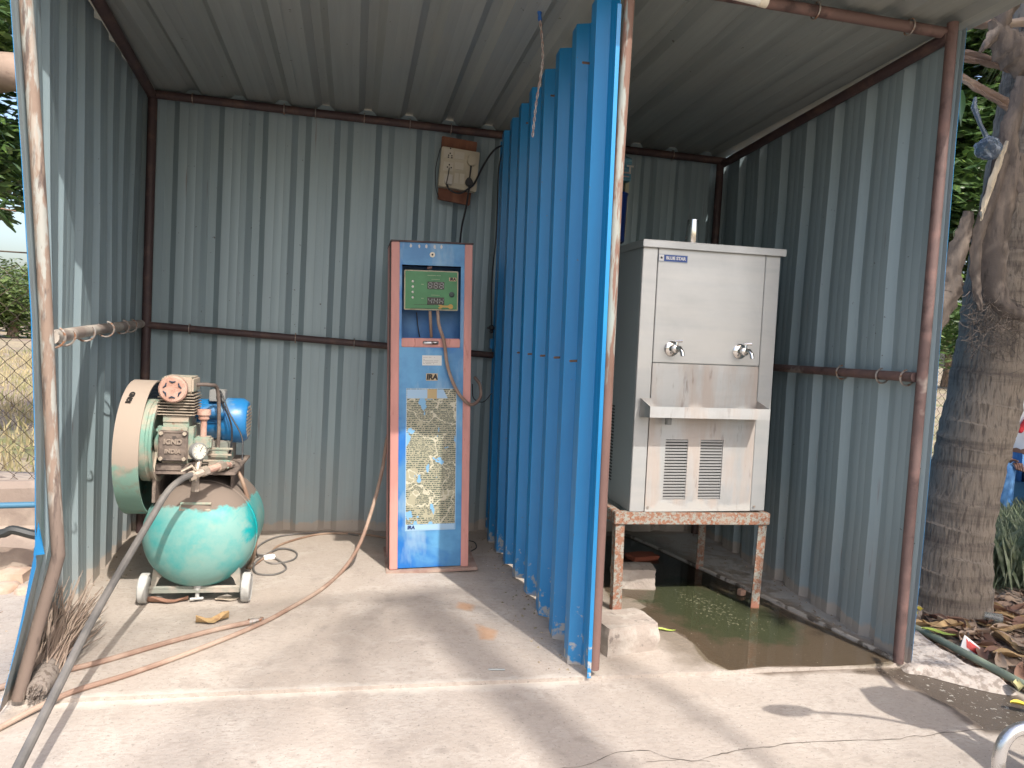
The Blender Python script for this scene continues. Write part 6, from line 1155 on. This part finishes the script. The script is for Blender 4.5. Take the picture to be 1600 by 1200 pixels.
skin('jeans', tj, [(0, 1), (1, 2), (2, 3), (3, 4), (0, 5), (5, 6), (6, 7), (7, 8)], mat('blue_denim', (0.05, 0.16, 0.36), 0.85, 0, [dict(color=(0.10, 0.24, 0.46), scale=8, lo=0.45, hi=0.6)]), PE)
for r_ in (-0.14, 0.16): skin('shoe', [J(r_, 0.42, 0.05, .045), J(r_, 0.52, 0.04, .042, .035), J(r_, 0.62, 0.035, .035, .028)], [(0, 1), (1, 2)], mat('black_shoe', (0.02, 0.02, 0.025), 0.4) if 'black_shoe' not in bpy.data.materials else bpy.data.materials['black_shoe'], PE)
skin('hair', [J(0, 0.10, 1.29, .088), J(0, 0.12, 1.34, .075)], [(0, 1)], M['blk'], PE)
skin('cap', [J(0, 0.13, 1.34, .085, .05), J(0, 0.26, 1.315, .05, .012)], [(0, 1)], M['blk'], PE)
for s_ in (-1, 1):
    for k in range(4):
        h0 = J(s_*0.09-s_*0.012+s_*0.016*k*-1+0.0, 0.40, 0.58, .011); h1 = J(s_*0.07-s_*0.014*k, 0.44, 0.565, .0095); h2_ = J(s_*0.065-s_*0.014*k, 0.475, 0.54-0.004*k, .008)
        skin('finger', [h0, h1, h2_], [(0, 1), (1, 2)], SK, PE, 1)
    skin('thumb', [J(s_*0.11, 0.385, 0.585, .012), J(s_*0.075, 0.41, 0.60, .0105), J(s_*0.05, 0.43, 0.595, .009)], [(0, 1), (1, 2)], SK, PE, 1)
# face features
def blob(name, c, s_, m_):
    bm = bmesh.new(); bmesh.ops.create_icosphere(bm, subdivisions=2, radius=1)
    for v in bm.verts: v.co = Vector((v.co.x*s_[0], v.co.y*s_[1], v.co.z*s_[2]))
    me = bpy.data.meshes.new(name); bm.to_mesh(me); bm.free(); me.materials.append(m_); me.polygons.foreach_set('use_smooth', [True]*len(me.polygons)); o = bpy.data.objects.new(name, me); C.objects.link(o); o.parent = PE; o.location = c-PE.location
blob('nose', pp(0, 0.222, 1.235), (0.014, 0.014, 0.022), SK)
for s_ in (-1, 1): blob('eye', pp(0.032*s_, 0.205, 1.262), (0.012, 0.012, 0.008), M['lett']); blob('ear', pp(0.088*s_, 0.12, 1.245), (0.012, 0.018, 0.028), SK)
blob('mouth', pp(0, 0.208, 1.195), (0.024, 0.010, 0.007), mat('lips', (0.16, 0.06, 0.05), 0.5))
BE = thing('bench', 'blue metal bench under the seated person', 'bench', (ox, oy, G)); M['bench'] = mat('blue_bench_paint', (0.03, 0.14, 0.30), 0.5, 0, [dict(color=(0.06, 0.20, 0.36), scale=6, lo=0.4, hi=0.6)])
RB_ = Matrix((rt, fd_, Vector((0, 0, 1)))).transposed()
b = MB(); b.box(pp(-0.05, 0.03, 0.40), (1.5, 0.42, 0.05), RB_); b.build('seat', M['bench'], BE, bevel=0.004)
b = MB(); b.box(pp(-0.05, 0.235, 0.30), (1.5, 0.012, 0.20), RB_); b.build('apron_panel', M['bench'], BE)
for r_ in (-0.72, 0.62):
    for f_ in (-0.14, 0.20): b = MB(); b.box(pp(r_, f_, 0.19), (0.05, 0.05, 0.38), RB_); b.build('leg', M['bench'], BE)
# ------------------------------------------------------------------ scooter off frame at lower right; guard corner in view
M['scoot'] = mat('grey_scooter_paint', (0.12, 0.13, 0.15), 0.25, 0.3); M['tyre'] = mat('tyre_rubber', (0.02, 0.02, 0.02), 0.8)
SC = thing('scooter', 'parked grey scooter whose chrome guard corner shows at the lower right', 'scooter', (1.75, 0.9, -0.014))
def sw(c, r_):
    b = MB(); b.lathe([(r_-0.09, -0.03), (r_-0.02, -0.045), (r_, -0.02), (r_, 0.02), (r_-0.02, 0.045), (r_-0.09, 0.03)], c, (0, 1, 0), 30); return b.build('wheel', M['tyre'], SC)
sy_ = 1.36; DXS = 0.52
_ox = MB.build
def _bld(self, *a, **k):
    if k.pop('shift', True): self.v = [(v[0]+DXS, v[1], v[2]) for v in self.v]
    return _ox(self, *a, **k)
MB.build = _bld
sw((1.42, sy_, 0.21), 0.225); sw((2.65, sy_, 0.21), 0.225)
b = MB(); b.prism([(-0.26, 0.22), (-0.22, 0.38), (-0.05, 0.48), (0.16, 0.44), (0.26, 0.30), (0.20, 0.30), (0.05, 0.38), (-0.12, 0.36), (-0.20, 0.22)], (1.42, sy_-0.06, 0), (1, 0, 0), (0, 0, 1), (0, 0.12, 0)); b.build('front_mudguard', M['scoot'], SC, bevel=0.01)
b = MB(); b.add([(1.52, sy_-0.20, 0.30), (1.52, sy_+0.20, 0.30), (1.66, sy_+0.22, 0.62), (1.66, sy_-0.22, 0.62), (1.74, sy_+0.16, 0.90), (1.74, sy_-0.16, 0.90), (1.46, sy_, 0.32), (1.58, sy_, 0.64), (1.66, sy_, 0.93)], [(0, 6, 7, 3), (6, 1, 2, 7), (3, 7, 8, 5), (7, 2, 4, 8)]); b.add([(1.56, sy_-0.19, 0.30), (1.56, sy_+0.19, 0.30), (1.70, sy_+0.21, 0.62), (1.70, sy_-0.21, 0.62), (1.78, sy_+0.15, 0.90), (1.78, sy_-0.15, 0.90)], [(0, 1, 2, 3), (3, 2, 4, 5)]); b.build('leg_shield', M['scoot'], SC)
b = MB(); b.bx(1.58, 2.05, sy_-0.16, sy_+0.16, 0.26, 0.31); b.build('footboard', M['scoot'], SC, bevel=0.01)
b = MB(); b.prism([(0, 0), (0.12, 0.38), (0.95, 0.46), (0.98, 0.30), (0.6, 0.05)], (2.02, sy_-0.15, 0.28), (1, 0, 0), (0, 0, 1), (0, 0.30, 0)); b.build('rear_body', M['scoot'], SC, bevel=0.03)
b = MB(); b.prism([(0, 0), (0.02, 0.07), (0.75, 0.12), (0.80, 0.02)], (2.10, sy_-0.13, 0.68), (1, 0, 0), (0, 0, 1), (0, 0.26, 0)); b.build('seat', M['blk'], SC, bevel=0.02)
b = MB(); b.lathe([(0.02, -0.16), (0.09, -0.14), (0.13, -0.02), (0.11, 0.08), (0.03, 0.12)], (1.70, sy_, 0.99), (-1, 0, 0.1), 20); b.build('headlamp_cowl', M['scoot'], SC)
b = MB(); b.tube(catmull([(1.84, sy_-0.36, 1.0), (1.78, sy_-0.18, 1.0), (1.74, sy_, 0.98), (1.78, sy_+0.18, 1.0), (1.84, sy_+0.36, 1.0)], 5), 0.015, 8); b.build('handlebar', M['blk'], SC)
for s_ in (-1, 1):
    b = MB(); b.tube(catmull([(1.78, sy_+s_*0.22, 1.0), (1.74, sy_+s_*0.26, 1.10), (1.70, sy_+s_*0.32, 1.19)], 5), 0.006, 6); b.lathe([(0.01, -0.012), (0.05, -0.01), (0.062, 0.006), (0.0, 0.007)], (1.70, sy_+s_*0.36, 1.21), (1, 0, 0), 20, caps=False); pass
b = MB(); q0 = Vector((1.78+DXS, sy_-0.22, 1.0)); q1 = Vector((1.86, 1.21, 1.19)); b.tube(catmull([q0, (q0+q1)/2+Vector((0, 0, 0.06)), q1], 6), 0.007, 6); nv0 = len(b.v); b.lathe([(0.01, -0.014), (0.05, -0.012), (0.062, 0.004), (0.0, 0.005)], q1+Vector((-0.05, 0, 0.02)), (0.2, 0.45, 0.9), 20, caps=False); b.v = b.v[:nv0]+[(q1.x-0.05+(v[0]-q1.x+0.05)*1.45, v[1], q1.z+(v[2]-q1.z)*0.8) for v in b.v[nv0:]]; b.build('mirror', M['blk'], SC, shift=False)
M['chr2'] = mat('scuffed_chrome_tube', (0.6, 0.6, 0.6), 0.22, 0.9, [dict(color=(0.3, 0.28, 0.26), scale=20, lo=0.5, hi=0.65, rough=0.5)])
g0 = [atd(1640, 1136, 1.5), atd(1600, 1137, 1.5), atd(1575, 1150, 1.5), atd(1562, 1180, 1.5), atd(1560, 1230, 1.5), atd(1565, 1300, 1.5)]
b = MB(); b.tube(catmull(g0+[Vector((g0[-1].x+0.15, g0[-1].y, 0.2)), Vector((1.80, sy_, 0.30))], 8), 0.0125, 12); b.tube([g0[0], Vector((1.86, sy_-0.1, g0[0].z+0.08))], 0.0125, 12); b.build('crash_guard', M['chr2'], SC, shift=False)
